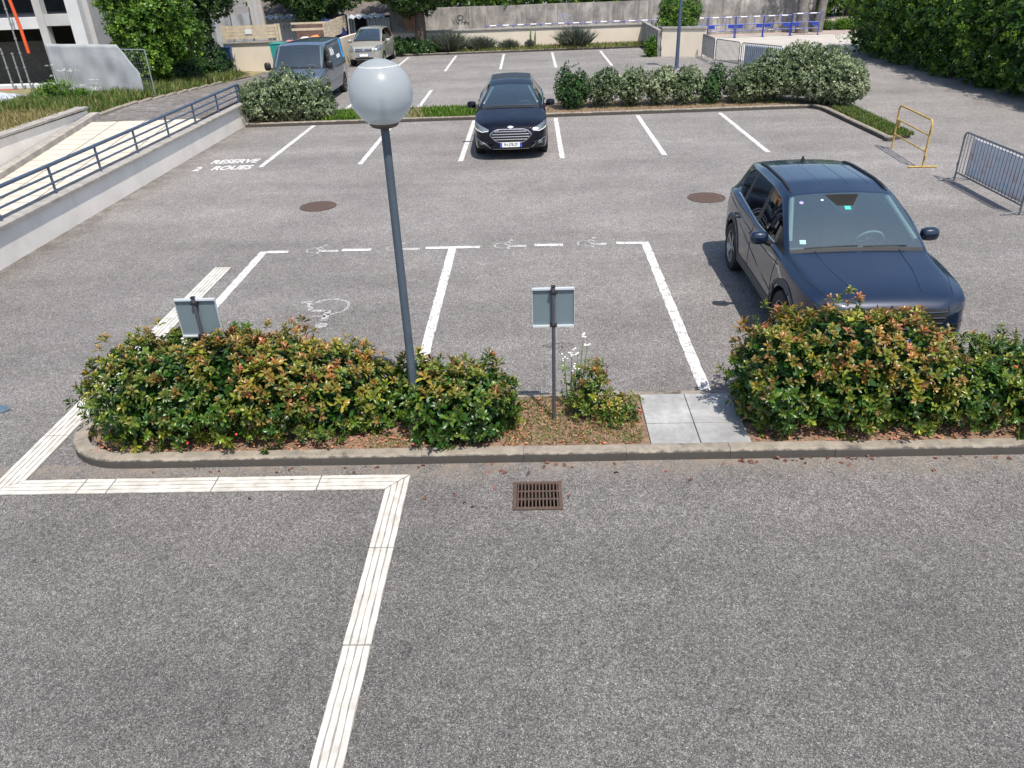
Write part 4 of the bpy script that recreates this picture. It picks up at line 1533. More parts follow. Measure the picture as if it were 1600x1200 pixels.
def wedge(g, n):
    y = g.uniform(19.95, 24.0, n)
    return np.stack([g.uniform(8.97, 9.62, n), y, np.full(n, .07)], 1)


o = grass('grass', wedge, 9000, .12, GRASS, 63, dry=.12, w=.008)
tag(o, 'yellowish green grass wedge by the yellow barrier', 'grass', kind='stuff')

# ---- strip in front of the cream wall
def lavender(label, x, y, r, h, seed, n=900):
    t = thing('lavender_bush', label, 'bush', (x, y, .07), group='bushes along the cream wall')
    g = np.random.default_rng(seed)
    a = g.uniform(0, 2 * PI, n)
    q = g.uniform(0, 1, n) ** .6
    A = np.stack([np.cos(a) * q * r, np.sin(a) * q * r * .8, np.full(n, h) * (1 - .45 * q * q)], 1)
    L = np.linalg.norm(A, axis=1) * g.uniform(.55, 1.1, n)
    P = np.stack([np.cos(a) * q * r * .35, np.sin(a) * q * r * .3, np.zeros(n)], 1)
    V, T, k = leaves(P, A, g.normal(size=(n, 3)), L, np.full(n, .028), False)
    C = np.stack([g.uniform(0, 1, n), (g.uniform(0, 1, n) < .25) * g.uniform(.2, .8, n), g.uniform(0, 1, n), np.ones(n)], 1).repeat(k, 0)
    tag(mesh_np('foliage', V, T, LAV if seed % 2 else GREEN, t, C), kind='stuff')
    MB().tube([(0, 0, -.02), (0, 0, .2)], .03, 6).build('stem', STEM, t)


for i, (px, r, h, lab) in enumerate(((705, 1.15, 1.15, 'widest grey green lavender bush by the tree trunk'), (752, .85, .80, 'lavender bush second from the tree trunk'), (795, .55, .55, 'small lavender bush halfway along the cream wall'),
                                     (900, 1.05, 1.15, 'round lavender bush standing alone before the cream wall'), (828, .25, .5, 'thin upright weed clump before the cream wall'))):
    q = at(px, 80)
    lavender(lab, q.x, 44.2, r, h, 71 + 2 * i)
for (px, hh, lab) in ((829, 1.05, 'taller green weed spire against the cream wall'), (836, .9, 'shorter weed spire against the cream wall')):
    x = atY(px, 60, 44.6).x
    t = thing('weed_spire', lab, 'weed', (x, 44.6, .07), group='weed spires')
    MB().tube([(0, 0, 0), (0, 0, hh * .6), (.03, 0, hh)], [.05, .06, .01], 6).build('stem', mat('weed_green', (.10, .16, .05), .8, var=.4, scale=20), t)
o = grass('grass', rect_pts(-4.0, 6.1, 43.5, 45.0, .07), 7000, .20, GRASS, 64, dry=.35, w=.014)
tag(o, 'rough grass along the foot of the cream wall', 'grass', kind='stuff')
shrub('ivy_mound', 'dark green ground ivy round the foot of the tree trunk', 'plant', [(-6.2, 44.1, .35, 1.1, .8, .45), (-7.0, 43.8, .3, .6, .7, .6), (-5.4, 44.0, .3, .7, .6, .35)], 900, .12, GREEN, 75, 3, nl=5, width=.35, fine=False, zmin=.08)
shrub('grass_tuft', 'tall grass tuft against the dark end of the corner wall', 'plant', [(5.72, 39.6, .35, .28, .3, .55)], 130, .22, LIME, 76, 2, nl=6, width=.06, fine=False, up=1.5, zmin=.05)
shrub('green_bush', 'bright lime green bush behind the cream corner wall', 'bush', [(7.25, 42.0, 1.45, .95, .8, .70), (7.0, 42.0, 2.0, .60, .6, .5), (8.0, 42.0, 1.7, .5, .5, .7), (7.3, 42, .7, .5, .5, .7)], 1400, .12, LIME, 77, 8, nl=6, fine=False, zmin=.1, width=.22)

# ---- trees
def tree(name, label, base, trunk_h, trunk_r, lobes, n, L, material, seed, limbs=6, group=None, **kw):
    t = thing(name, label, 'tree', base, group=group)
    MB().tube([(0, 0, -.1), (.02, .02, trunk_h * .5), (.05, 0, trunk_h)], [trunk_r * 1.25, trunk_r, trunk_r * .7], 12).build('trunk', BARK, t, smooth=True)
    g = np.random.default_rng(seed)
    for i in range(limbs):
        l = lobes[i % len(lobes)]
        e = Vector((l[0] - base[0] + g.uniform(-.4, .4) * l[3], l[1] - base[1] + g.uniform(-.4, .4) * l[4], l[2] - base[2] + g.uniform(-.3, .4) * l[5]))
        s = Vector((.03, 0, trunk_h * g.uniform(.6, .98)))
        MB().tube([s, s.lerp(e, .5) + Vector((0, 0, .15)), e], [trunk_r * .5, trunk_r * .32, trunk_r * .1], 7).build('limb', BARK, t, smooth=True)
    kw.setdefault('nl', 5)
    kw.setdefault('fine', False)
    kw.setdefault('width', .28)
    foliage('crown', t, material, lobes, n, L, seed=seed, origin=base, **kw)
    return t


tree('street_tree', 'dark tree with a bare trunk before the cream wall', (-5.85, 44.1, 0), 3.2, .27, [(-6.2, 44.3, 3.2, 1.6, 1.6, 1.25), (-4.9, 44.4, 3.6, 1.3, 1.5, 1.2), (-7.4, 44.8, 3.8, 1.6, 1.5, 1.3), (-5.5, 44.2, 2.35, .5, .5, .45)], 2600, .17, TREEL, 81, zmin=1.2)
tree('shed_tree', 'dark leafy tree hanging over the low sheds behind the vans', (-11.0, 43.0, 0), 2.6, .25, [(-11.1, 43.0, 2.6, 1.1, 1.0, 1.1), (-10.2, 43.2, 3.2, 1.6, 1.2, 1.0), (-12.2, 43.4, 3.6, 2.0, 1.3, 1.1), (-11.0, 43.0, 1.7, .75, .7, .75)], 2400, .17, TREEL, 82, zmin=.8)
tree('verge_tree', 'bushy bright green tree behind the site fence', (-14.2, 30.6, .6), 2.2, .16,
     [(-14.55, 30.4, 2.5, .95, 1.1, 1.0), (-13.8, 30.8, 3.1, 1.0, 1.2, 1.1), (-14.8, 30.6, 3.7, .9, 1.1, 1.0), (-14.2, 30.2, 1.6, .75, .9, .8), (-13.3, 31.4, 2.2, .7, .9, .9)], 3600, .16, LIME, 83, zmin=.7, inset=.22, rough=.3)
tree('verge_tree', 'darker tree behind the bright one, shading the path edge', (-14.4, 34.8, .4), 3.0, .2,
     [(-14.6, 34.8, 2.4, 1.1, 1.4, 1.4), (-13.9, 35.6, 3.7, 1.5, 1.5, 1.3), (-15.6, 34.8, 3.2, 1.3, 1.4, 1.5), (-14.6, 34.4, 1.2, .9, 1.0, .8)], 3200, .17, TREEL, 84, zmin=.5)
shrub('verge_bush', 'dark tangled bush at the end of the path by the cream hoarding', 'bush', [(-14.2, 33.0, .85, .9, 1.4, .75), (-13.9, 35.6, .75, .7, 1.2, .85), (-14.6, 31.2, .9, .9, 1.0, .7)], 1900, .12, GREEN, 85, 6, nl=6, fine=False, zmin=.1, ground_z=.4)
shrub('verge_bush', 'rounded bright green bush in front of the grey tarpaulin', 'bush', [(-15.2, 25.3, 1.0, .75, .6, .42), (-14.5, 25.2, .9, .5, .5, .3)], 620, .10, LIME, 86, 4, nl=6, fine=False, zmin=.6, ground_z=.75, width=.16, up=.8)


def verge_pts(x0, x1, y0, y1):
    def f(g, n):
        x, y = g.uniform(x0, x1, n), g.uniform(y0, y1, n)
        return np.stack([x, y, [verge_z(a, b) for a, b in zip(x, y)]], 1)
    return f


o = grass('grass', verge_pts(-17.5, -12.9, 15.5, 22.6), 10000, .20, DRY, 91, dry=0, w=.010)
tag(o, 'tall dry yellow grass above the ramp wall', 'grass', kind='stuff')
o = grass('grass', verge_pts(-16.4, -12.8, 22.4, 26.6), 11000, .26, GRASS, 92, dry=.18, w=.011)
tag(o, 'rough green grass in front of the site fence', 'grass', kind='stuff')
o = grass('grass', verge_pts(-14.2, -12.75, 26.0, 36.0), 7000, .34, GRASS, 93, dry=.2, w=.012)
tag(o, 'overgrown grass along the edge of the path', 'grass', kind='stuff')
for (x, y, hh, lab) in ((-14.6, 25.0, 1.05, 'tall umbel weed with white heads before the tarpaulin'), (-13.7, 24.6, .75, 'leaning umbel weed nearer the path kerb')):
    t = thing('umbel_weed', lab, 'weed', (x, y, verge_z(x, y)), group='umbel weeds on the verge')
    g = np.random.default_rng(int(hh * 100))
    for i in range(7):
        a = g.uniform(0, 6.3)
        tip = Vector((math.cos(a) * .35 * hh, math.sin(a) * .2, hh * g.uniform(.6, 1.05)))
        MB().tube([(0, 0, 0), (tip.x * .2, tip.y * .2, hh * .4), tip], [.012, .008, .004], 5).build('stem', MATS['weed_stem'], t)
        b = MB()
        for j in range(9):
            b.lathe([(.0001, .008), (.022, .004), (.0001, -.004)], 6, Matrix.Translation(tip + Vector((g.normal() * .05, g.normal() * .05, g.normal() * .012))))
        tag(b.build('flowers', PETAL, t), kind='stuff')

# ---- tall hedge along the exit road
hl = []
for i in range(9):
    yy = 21.0 + i * 2.15
    x0 = 15.35 + .15 * math.sin(i * 1.7)
    hl += [(x0 + .55, yy, 1.3, 1.25, 1.5, 1.35), (x0 + .75, yy + .6, 3.1, 1.25, 1.6, 1.4), (x0 + .1, yy + 1.0, 2.1, .9, 1.0, .9), (x0 + .0, yy + .3, .6, .7, 1.1, .6)]
shrub('tall_hedge', 'tall dense green hedge of young trees along the exit road', 'hedge', hl, 11000, .19, DEEP, 95, 22, nl=5, fine=False, width=.30, zmin=.05, inset=.22, rough=.5, up=.15, fill=.35, stem_r=.05, ground_z=0.0)
# ivy and hedge above the concrete wall
hl = [(x, 50.6 + .2 * math.sin(x), 2.50 + .18 * math.sin(x * 1.9), 1.1, .9, .85) for x in np.arange(-8.5, 17, 1.25)]
shrub('ivy_hedge', 'dark ivy hedge hanging over the top of the concrete wall', 'hedge', hl, 5200, .17, DEEP, 96, 14, nl=5, fine=False, width=.4, zmin=1.6, rough=.3, fill=.3, ground_z=1.4)
hl = [(x, 52.4, 3.4 + .3 * math.sin(x * 1.3), 1.8, 1.2, 1.6) for x in np.arange(-16, 18, 2.0)]
shrub('back_hedge', 'dark tree belt behind the concrete wall and the sheds', 'hedge', hl, 3200, .24, DEEP, 97, 14, nl=5, fine=False, width=.4, zmin=.5, rough=.3, fill=.3, ground_z=0)
# dark wood beyond the street
for i, (x, y, lab) in enumerate(((18.6, 58, 'dark woodland tree nearest the two trunks across the street'), (22.5, 60, 'dark woodland tree across the street above the grass clump'), (26.5, 61, 'dark woodland tree beyond the hedge end'))):
    tree('woodland_tree', lab, (x, y, 0), 3.0, .3, [(x, y, 3.4, 2.3, 2.2, 2.0), (x + 1.3, y + .5, 2.0, 1.8, 1.5, 1.6), (x - 1.2, y + .5, 2.2, 1.6, 1.5, 1.7), (x, y + 1, 1.0, 2.3, 1.2, 1.1)], 1500, .24, DEEP, 101 + i, group='dark trees across the street', zmin=.1)
for (px, Y, r, lean, lab) in ((1253, 48.6, .30, -.3, 'thick grey tree trunk behind the blue barriers'), (1276, 48.9, .26, .35, 'second grey tree trunk at the end of the concrete wall')):
    q = atY(px, 45, Y)
    t = thing('plane_tree', lab, 'tree', (q.x, Y, 0), group='grey trunks by the street')
    MB().tube([(0, 0, -.1), (lean * .35, 0, 1.2), (lean * .9, .1, 2.8), (lean * 1.2, .1, 4.2)], [r * 1.3, r, r * .85, r * .6], 14).build('trunk', mat('plane_bark', (.20, .185, .165), .9, var=.35, scale=3, world=True, dirt=((.07, .065, .06), 4.0, .9)), t, smooth=True)
    foliage('crown', t, DEEP, [(q.x + lean, Y + .3, 4.6, 1.6, 1.4, 1.0)], 300, .2, nl=5, fine=False, seed=int(px), origin=(q.x, Y, 0), zmin=3)
shrub('grass_clump', 'bright green grass clump across the street in the sun', 'plant', [(atY(1323, 40, 50).x, 50, .22, .85, .5, .38)], 260, .2, LIME, 110, 2, nl=7, width=.10, fine=False, up=1.4, zmin=.02, ground_z=.01)
shrub('grass_clump', 'smaller grass clump behind the last blue barrier', 'plant', [(atY(1290, 40, 50).x, 50, .20, .5, .4, .30)], 130, .18, LIME, 111, 2, nl=7, width=.10, fine=False, up=1.4, zmin=.02, ground_z=.01)

# ================================================================== FAR LEFT: HOARDING, SHEDS, BUILDING SITE
# white gate pier at the hedge end
q = at(1345, 80)
t = thing('gate_pier', 'pale leaning gate pier swallowed by the tall hedge', 'pier', (q.x + .35, q.y, 0))
MB().add([(-.30, -.25, 0), (.45, -.25, 0), (.45, .35, 0), (-.30, .35, 0), (-.12, -.22, 2.3), (.40, -.22, 2.3), (.40, .30, 2.3), (-.12, .30, 2.3)],
         [(0, 3, 2, 1), (4, 5, 6, 7), (0, 1, 5, 4), (1, 2, 6, 5), (2, 3, 7, 6), (3, 0, 4, 7)]).build('pier_body', CONCL, t, bevel=.02)
MB().box(-.16, .44, -.26, .34, 2.302, 2.38).build('pier_cap', COPE, t)

# cream bin enclosure with timber boards
w = thing('bin_enclosure', 'cream walled bin enclosure topped with pale timber boards', 'enclosure', (-13, 38.7, 0))
MB().box(-14.5, -11.75, 38.7, 38.92, 0, 1.28).build('wall_panel', CREAM, w, world=True)
MB().box(-14.55, -11.70, 38.62, 39.0, 1.282, 1.34).build('coping_stone', COPE, w, world=True)
MB().box(-11.74, -9.7, 40.3, 40.5, 0, 1.2).build('wall_panel', CREAM, w, world=True)
b = MB()
b.prism([(-9.62, 38.9), (-9.42, 38.9), (-8.95, 43.4), (-9.15, 43.4)], 0, 1.22)
b.build('wall_panel', CREAM, w, world=True)
# timber panels: boards one by one
for i in range(4):
    z = 1.46 + i * .145
    MB().box(-14.42, -11.74, 38.72, 38.76, z, z + .13).build('timber_board', WOOD, w, world=True)
for x in (-14.40, -11.86, -11.72):
    MB().box(x - .05, x + .05, 38.66, 38.72, 1.345, 2.06).build('timber_post', WOOD, w, world=True)
MB().box(-11.6, -9.75, 40.28, 40.36, 1.62, 1.72).build('timber_rail', WOOD, w, world=True)
MB().box(-11.6, -9.75, 40.28, 40.36, 1.90, 1.98).build('timber_rail', WOOD, w, world=True)
MB().box(-11.66, -9.7, 41.2, 41.25, .3, 1.9).build('back_board', mat('brown_board', (.16, .10, .085), .9, var=.3, scale=3, world=True), w, world=True)
for k in range(3):
    a = Vector((-9.72, 38.95 + k * 1.42))
    c = Vector((-9.57, 38.95 + (k + 1) * 1.42 - .06))
    for i in range(5):
        z = 1.26 + i * .15 + k * .03
        MB().add([(a.x, a.y, z), (c.x, c.y, z + .03), (c.x, c.y, z + .165), (a.x, a.y, z + .135), (a.x + .04, a.y, z), (c.x + .04, c.y, z + .03), (c.x + .04, c.y, z + .165), (a.x + .04, a.y, z + .135)],
                 [(0, 3, 2, 1), (4, 5, 6, 7), (0, 1, 5, 4), (1, 2, 6, 5), (2, 3, 7, 6), (3, 0, 4, 7)]).build('timber_board', WOOD, w, world=True)
MB().box(-13.35, -13.05, 38.69, 38.715, 1.66, 1.86).build('notice', mat('white_notice', (.68, .72, .76), .5, var=.1, scale=12), w, world=True)
for (px, py, sx, sz, m_, lab) in ((452, 61, .35, .22, 'sack_pink', 'dull pink sack in the bin enclosure'), (465, 63, .38, .20, 'sack_red', 'dark red sack in the bin enclosure'), (477, 56, .34, .28, 'sack_white', 'pale sack in the bin enclosure'), (491, 57, .40, .30, 'sack_orange', 'orange sack at the enclosure corner')):
    p_ = atY(px, py, 40.0 if px < 470 else 40.05)
    colr = {'sack_pink': (.42, .18, .18), 'sack_red': (.20, .04, .04), 'sack_white': (.62, .58, .62), 'sack_orange': (.60, .20, .06)}[m_]
    s_ = thing('rubbish_sack', lab, 'sack', (p_.x, p_.y, .84), group='sacks in the bin enclosure')
    b = MB()
    n1, n2 = 9, 12
    for i in range(n1):
        th = PI * i / (n1 - 1)
        for j in range(n2):
            ph = 2 * PI * j / n2
            d = Vector((math.sin(th) * math.cos(ph), math.sin(th) * math.sin(ph), math.cos(th)))
            k_ = 1 + .25 * mnoise.noise(d * 2 + Vector((px, 0, 0)))
            b.v.append((d.x * sx * k_, d.y * .2 * k_, max(-.95, d.z) * sz * k_ + sz * .9))
    for i in range(n1 - 1):
        for j in range(n2):
            b.f.append((i * n2 + j, (i + 1) * n2 + j, (i + 1) * n2 + (j + 1) % n2, i * n2 + (j + 1) % n2))
    b.build('sack_body', mat(m_, colr, .6, var=.3, scale=6), s_, smooth=True)
    MB().box(-sx * .7, sx * .7, -.12, .2, -1.2, -.02).build('bin_below', mat('bin_plastic', (.05, .06, .07), .6), s_)
bl = thing('blue_box', 'small blue box fixed to the dark end of the enclosure wall', 'box', (atY(355, 83, 38.5).x, 38.5, .9))
MB().box(-.19, .19, -.15, .15, -.28, .22).build('box_body', mat('blue_box_plastic', (.03, .10, .28), .5), bl, bevel=.02)
MB().box(-.21, .21, -.17, .17, .222, .26).build('box_lid', mat('blue_box_lid', (.02, .06, .18), .5), bl, bevel=.01)
MB().box(-.1, .1, -.08, .08, -.9, -.282).build('box_stand', TRIM, bl)
tb = thing('teal_bin', 'teal bin corner between the enclosure wall and the blue grey van', 'bin', (atY(427, 80, 38.0).x + .32, 38.0, 0))
MB().add([(-.28, -.3, 0), (.28, -.3, 0), (.28, .3, 0), (-.28, .3, 0), (-.34, -.36, 1.25), (.34, -.36, 1.25), (.34, .36, 1.25), (-.34, .36, 1.25)],
         [(0, 3, 2, 1), (4, 5, 6, 7), (0, 1, 5, 4), (1, 2, 6, 5), (2, 3, 7, 6), (3, 0, 4, 7)]).build('bin_body', mat('teal_plastic', (.02, .28, .26), .5), tb, bevel=.02)
MB().box(-.36, .36, -.38, .38, 1.252, 1.31).build('bin_lid', mat('teal_lid', (.02, .22, .21), .5), tb, bevel=.02)


# sheds
def shed(label, x0, x1, y0, y1, hw, hr, door, board=None):
    s = thing('shed', label, 'shed', ((x0 + x1) / 2, y0, 0), group='low sheds behind the enclosure')
    n = int((x1 - x0) / .16)
    b = MB()
    for i in range(n):
        a = x0 + (x1 - x0) * i / n
        c = x0 + (x1 - x0) * (i + 1) / n
        if door and a > door[0] - .01 and c < door[1] + .01:
            continue
        b.add([(a, y0, 0), ((a + c) / 2, y0 - .035, 0), (c, y0, 0), (a, y0, hw), ((a + c) / 2, y0 - .035, hw), (c, y0, hw)], [(0, 1, 4, 3), (1, 2, 5, 4)])
    b.build('front_wall', CORR, s, world=True)
    MB().box(x0, x1, y0 + .7, y1, 0, hw - .02).build('wall_body', DARKIN, s, world=True)
    # corrugated canopy edge
    for i in range(int((x1 - x0) / .34)):
        a = x0 + .34 * i
        MB().add([(a, y0 - .45, hw - .02), (a + .17, y0 - .45, hw + .08), (a + .34, y0 - .45, hw - .02), (a, y0 + .02, hw + .12), (a + .17, y0 + .02, hw + .22), (a + .34, y0 + .02, hw + .12)],
                 [(0, 1, 4, 3), (1, 2, 5, 4)]).build('canopy_rib', CORR, s, world=True)
    rf = MB()
    nx = 10
    for i in range(nx + 1):
        x = x0 - .2 + (x1 - x0 + .4) * i / nx
        w_ = .05 * math.sin(i * 2.3)
        rf.v += [(x, y0 + .03, hw + .20 + w_), (x, y0 + 1.2, hr + w_), (x, y1, hr - .1)]
    for i in range(nx):
        a = i * 3
        rf.f += [(a, a + 3, a + 4, a + 1), (a + 1, a + 4, a + 5, a + 2)]
    rf.build('roof', ROOFOLD, s, world=True)
    return s


s1 = shed('left low shed with upside down lettered board under a mossy roof', -14.6, -10.3, 44.0, 47, 1.98, 2.75, None)
MB().box(-13.9, -10.9, 43.90, 43.94, 1.42, 1.80).build('lettered_board', mat('grey_board', (.50, .51, .50), .7, var=.1, scale=4, world=True), s1, world=True)
pc = atY(544 - 3, 38, 43.89)
M = Matrix.Translation((atY(445, 36, 43.89).x, 43.893, 1.61)) @ Matrix.Rotation(PI / 2, 4, 'X') @ Matrix.Rotation(PI, 4, 'Z') @ Matrix.Diagonal((1.25, 1, 1, 1))
tx = text_mesh('lettering', 'PITANCE', .34, mat('board_ink', (.20, .20, .20), .8), s1, Matrix.Translation((-s1.location.x, -s1.location.y, 0)) @ M)
shed('right low shed with a dark doorway and zigzag canopy edge', -10.0, -7.75, 46.0, 48.6, 1.75, 2.50, (-9.7, -8.9))
gw = thing('gable_wall', 'old rough rendered gable wall beside the right shed', 'wall', (-7.2, 46.2, 0))
MB().add([(-7.70, 45.9, 0), (-6.4, 45.9, 0), (-6.4, 45.9, 2.15), (-7.70, 45.9, 2.55), (-7.70, 48, 0), (-6.4, 48, 0), (-6.4, 48, 2.15), (-7.70, 48, 2.55)],
         [(0, 1, 2, 3), (7, 6, 5, 4), (1, 5, 6, 2), (3, 2, 6, 7), (0, 3, 7, 4)]).build('wall_body', CONC, gw, world=True)
for i in range(5):
    x = -6.95 + i * .13
    MB().box(x, x + .11, 45.86, 45.895, .9, 2.1 - i * .05).build('rusty_slat', mat('rusty_slat', (.42, .22, .15), .8, var=.3, scale=4, world=True), gw, world=True)
nt_ = thing('covered_heap', 'navy tarpaulin covered heap beside the lettered board', 'tarpaulin', (-10.4, 42.6, 0))
b = MB()
for i in range(9):
    th = PI / 2 * i / 8
    for j in range(14):
        ph = 2 * PI * j / 14
        k_ = 1 + .12 * mnoise.noise(Vector((ph, th * 3, 2)))
        b.v.append((math.cos(ph) * 1.0 * math.cos(th) ** .5 * k_, math.sin(ph) * .6 * math.cos(th) ** .5 * k_, 1.98 * math.sin(th) ** .7 * k_))
for i in range(8):
    for j in range(14):
        b.f.append((i * 14 + j, i * 14 + (j + 1) % 14, (i + 1) * 14 + (j + 1) % 14, (i + 1) * 14 + j))
b.build('tarpaulin', NAVYTARP, nt_, smooth=True)
# grey netting and white boarded post behind the enclosure
nb = thing('netting_screen', 'grey netting hung on poles behind the bin enclosure', 'screen', (-15.2, 41.0, 0))
b = MB()
for j in range(13):
    for i in range(25):
        x = -1.7 + 3.2 * i / 24
        b.v.append((x, .10 * math.sin(i * 1.1) + .06 * mnoise.noise(Vector((x * 3, j * .4, 0))), .2 + 2.3 * j / 12 - .18 * math.sin(PI * i / 24)))
for j in range(12):
    for i in range(24):
        a = j * 25 + i
        b.f.append((a, a + 1, a + 26, a + 25))
b.build('netting', TARP, nb, smooth=True)
for x in (-1.7, -.6, .5, 1.5):
    MB().tube([(x, -.12, 0), (x, -.12, 2.7)], .03, 8).build('pole', DGALV, nb, smooth=True)
bp = thing('boarded_mast', 'tall pale boarded mast leaning behind the bin enclosure', 'mast', (-13.55, 41.6, 0))
for i in range(3):
    MB().add([(-.36 + .24 * i, -.1, 0), (-.13 + .24 * i, -.1, 0), (-.13 + .24 * i, .1, 0), (-.36 + .24 * i, .1, 0), (-.40 + .22 * i, -.1, 4.2), (-.19 + .22 * i, -.1, 4.2), (-.19 + .22 * i, .1, 4.2), (-.40 + .22 * i, .1, 4.2)],
             [(0, 3, 2, 1), (4, 5, 6, 7), (0, 1, 5, 4), (1, 2, 6, 5), (2, 3, 7, 6), (3, 0, 4, 7)]).build('board', NEWC if i == 1 else CONCL, bp)

# site fence with tarpaulin
fz = .62
s = thing('site_fence', 'wire mesh site fence partly covered by a torn grey tarpaulin', 'fence', (-12.75, 26.9, 0))
FA, FB = Vector((-12.75, 26.95)), Vector((-16.35, 27.75))
fd = (FB - FA)
FL = fd.length
fd.normalize()


def fp(u, z):
    v = FA + fd * u
    return (v.x, v.y, z)


MB().tube([fp(0, fz - .3), fp(0, 2.12)], .024, 8).build('post', GALV, s, world=True, smooth=True)
MB().tube([fp(FL, fz), fp(FL, 2.22)], .024, 8).build('post', GALV, s, world=True, smooth=True)
MB().tube([fp(0, 2.10), fp(FL, 2.20)], .02, 8).build('top_tube', GALV, s, world=True, smooth=True)
MB().tube([fp(0, fz + .05), fp(FL, fz + .2)], .018, 8).build('bottom_tube', GALV, s, world=True, smooth=True)
b = MB()
for i in range(1, 40):
    u = FL * i / 40
    b.tube([fp(u, fz + .08), fp(u, 2.1)], .0028, 4)
for i in range(1, 9):
    z = fz + .1 + 1.45 * i / 9
    b.tube([fp(0, z), fp(FL, z + .1)], .0028, 4)
tag(b.build('wire_mesh', GALV, s, world=True), kind='stuff')
b = MB()
nu, nv = 40, 14
for j in range(nv + 1):
    for i in range(nu + 1):
        v = j / nv
        u0 = .38 + .62 * max(0.0, (v - .45) / .55)
        if v < .15:
            u0 += .0
        u = u0 * 1.0 + (FL + .12 - u0) * i / nu
        v_ = Vector(fp(u, fz + .12 + (1.52 + .02 * u) * v))
        off = .07 * mnoise.noise(Vector((u * 1.8, v * 2.5, 0))) + .035 * mnoise.noise(Vector((u * 6 + v * 3, v * 2.0, 5))) - .07
        b.v.append((v_.x, v_.y + off, v_.z))
for j in range(nv):
    for i in range(nu):
        a = j * (nu + 1) + i
        b.f.append((a, a + 1, a + nu + 2, a + nu + 1))
tp = b.build('tarpaulin', TARP, s, world=True, smooth=True)
tp.modifiers.new('thick', 'SOLIDIFY').thickness = .004

# concrete building shell under construction
YB = 31.5
bd = thing('building_shell', 'raw concrete building shell with dark openings under construction', 'building', (-19, YB, 0))


def quad_on(name, px, material, y0=YB, depth=.30):
    """a slab of the facade with the given corners (photo survey), extruded back"""
    p_ = [atY(x, y, y0) for x, y in px]
    b = MB()
    n = len(p_)
    b.add([(v.x, v.y, v.z) for v in p_] + [(v.x, v.y + depth, v.z) for v in p_], [tuple(range(n)), tuple(range(2 * n - 1, n - 1, -1))] + [(i, i + n, (i + 1) % n + n, (i + 1) % n) for i in range(n)])
    return b.build(name, material, bd, world=True)


xr = atY(140, 70, YB).x
xcl = atY(122, 70, YB).x
z0 = .55
XS = [-26.5, -21.6, -19.05, -18.55, -17.25, -16.55]


def colm(x0, x1, z0, z1, m=NEWC, name='column', y=YB, d=.32):
    MB().box(x0, x1, y, y + d, z0, z1).build(name, m, bd, world=True)


xa = atY(60, 40, YB).x
xb_ = atY(72, 40, YB).x
xc_ = atY(112, 40, YB).x
xd = atY(127, 40, YB).x
zb1 = atY(30, 46, YB).z
zt1 = atY(30, 28, YB).z
zb2 = atY(95, 40, YB).z
zt2 = atY(95, 22, YB).z
colm(xa, xb_, .5, 6.0)
colm(xc_, xd + .12, .3, 6.0, NEWW, y=YB - .06)
MB().box(-30, xa - .004, YB + .02, YB + .34, zb1, zt1).build('beam', NEWW, bd, world=True)
MB().box(xb_ + .004, xc_ - .004, YB + .02, YB + .34, zb2, zt2).build('beam', NEWC, bd, world=True)
MB().box(-30, xc_ - .01, YB - .1, YB + .5, .20, .62).build('plinth', NEWW, bd, world=True)
MB().box(-30, xc_, YB + .36, YB + 6, zt1 - .35, zt1 - .05).build('floor_slab', NEWC, bd, world=True)
MB().box(-30, xc_, YB + .36, YB + 6, 5.7, 6.0).build('floor_slab', NEWC, bd, world=True)
MB().box(-30, xc_, YB + 6.0, YB + 6.3, 0, 6.0).build('back_wall', DARKIN, bd, world=True)
MB().box(-30, xc_, YB + .4, YB + 6, .3, .45).build('ground_slab', DARKIN, bd, world=True)
MB().box(-22.4, xa - .25, YB + 1.2, YB + 1.3, .45, zb1 - .5).build('partition', mat('dark_partition', (.06, .06, .055), .9, var=.3, world=True), bd, world=True)
MB().box(xd + .0, xd + .32, YB + .28, YB + 9, 0, 6).build('side_wall', NEWC, bd, world=True)
MB().box(xd + .35, xd + 1.7, YB + 3.2, YB + 3.4, 0, 5).build('netting_panel', TARP, bd, world=True)
sc = thing('scaffold', 'galvanised scaffold tubes standing in front of the concrete shell', 'scaffold', (-20.5, YB - .7, .6))
for (pa, pb) in (((0, 75), (24, 145)), ((18, 84), (39, 145)), ((2, 0), (53, 150))):
    a, c = atY(*pa, YB - .7), atY(*pb, YB - .7)
    zt = 4.5 if pa[1] == 0 else a.z
    MB().tube([(c.x, YB - .7, .45), (c.x, YB - .7, zt)], .03, 8).build('tube', GALV, sc, world=True, smooth=True)
    for z in np.arange(.8, zt, .5):
        MB().tube([(c.x, YB - .7, z), (c.x, YB - .7, z + .05)], .05, 8).build('coupler', GALV, sc, world=True)
MB().box(-24, -20.0, YB - .9, YB - .5, .50, .56).build('plank', mat('red_plank', (.40, .10, .10), .8, var=.3, world=True), sc, world=True)
oc = thing('orange_tube', 'long orange plastic tube hanging in front of the concrete shell', 'tube', (atY(45, 83, YB - .4).x, YB - .4, atY(45, 83, YB - .4).z))
a, c = atY(45, 83, YB - .4), atY(15, 0, YB - .4)
MB().tube([(0, 0, 0), tuple((c - a) * .5 + Vector((.03, 0, 0))), tuple(c - a), tuple((c - a) * 1.5)], .06, 10).build('tube_body', ORANGE, oc, smooth=True)
rb = thing('rubble_sheet', 'crumpled pale plastic sheeting heaped at the foot of the concrete shell', 'sheeting', (-18.6, 25.6, .85))
b = MB()
for j in range(13):
    for i in range(25):
        x, y = -2.2 + 4.4 * i / 24, -1.0 + 2.0 * j / 12
        e = max(0, 1 - (x / 2.2) ** 2) * max(0, 1 - y ** 2)
        b.v.append((x, y, e * (.35 + .35 * mnoise.noise(Vector((x * 2.2, y * 2.8, 4))) + .12 * mnoise.noise(Vector((x * 7, y * 7, 4))))))
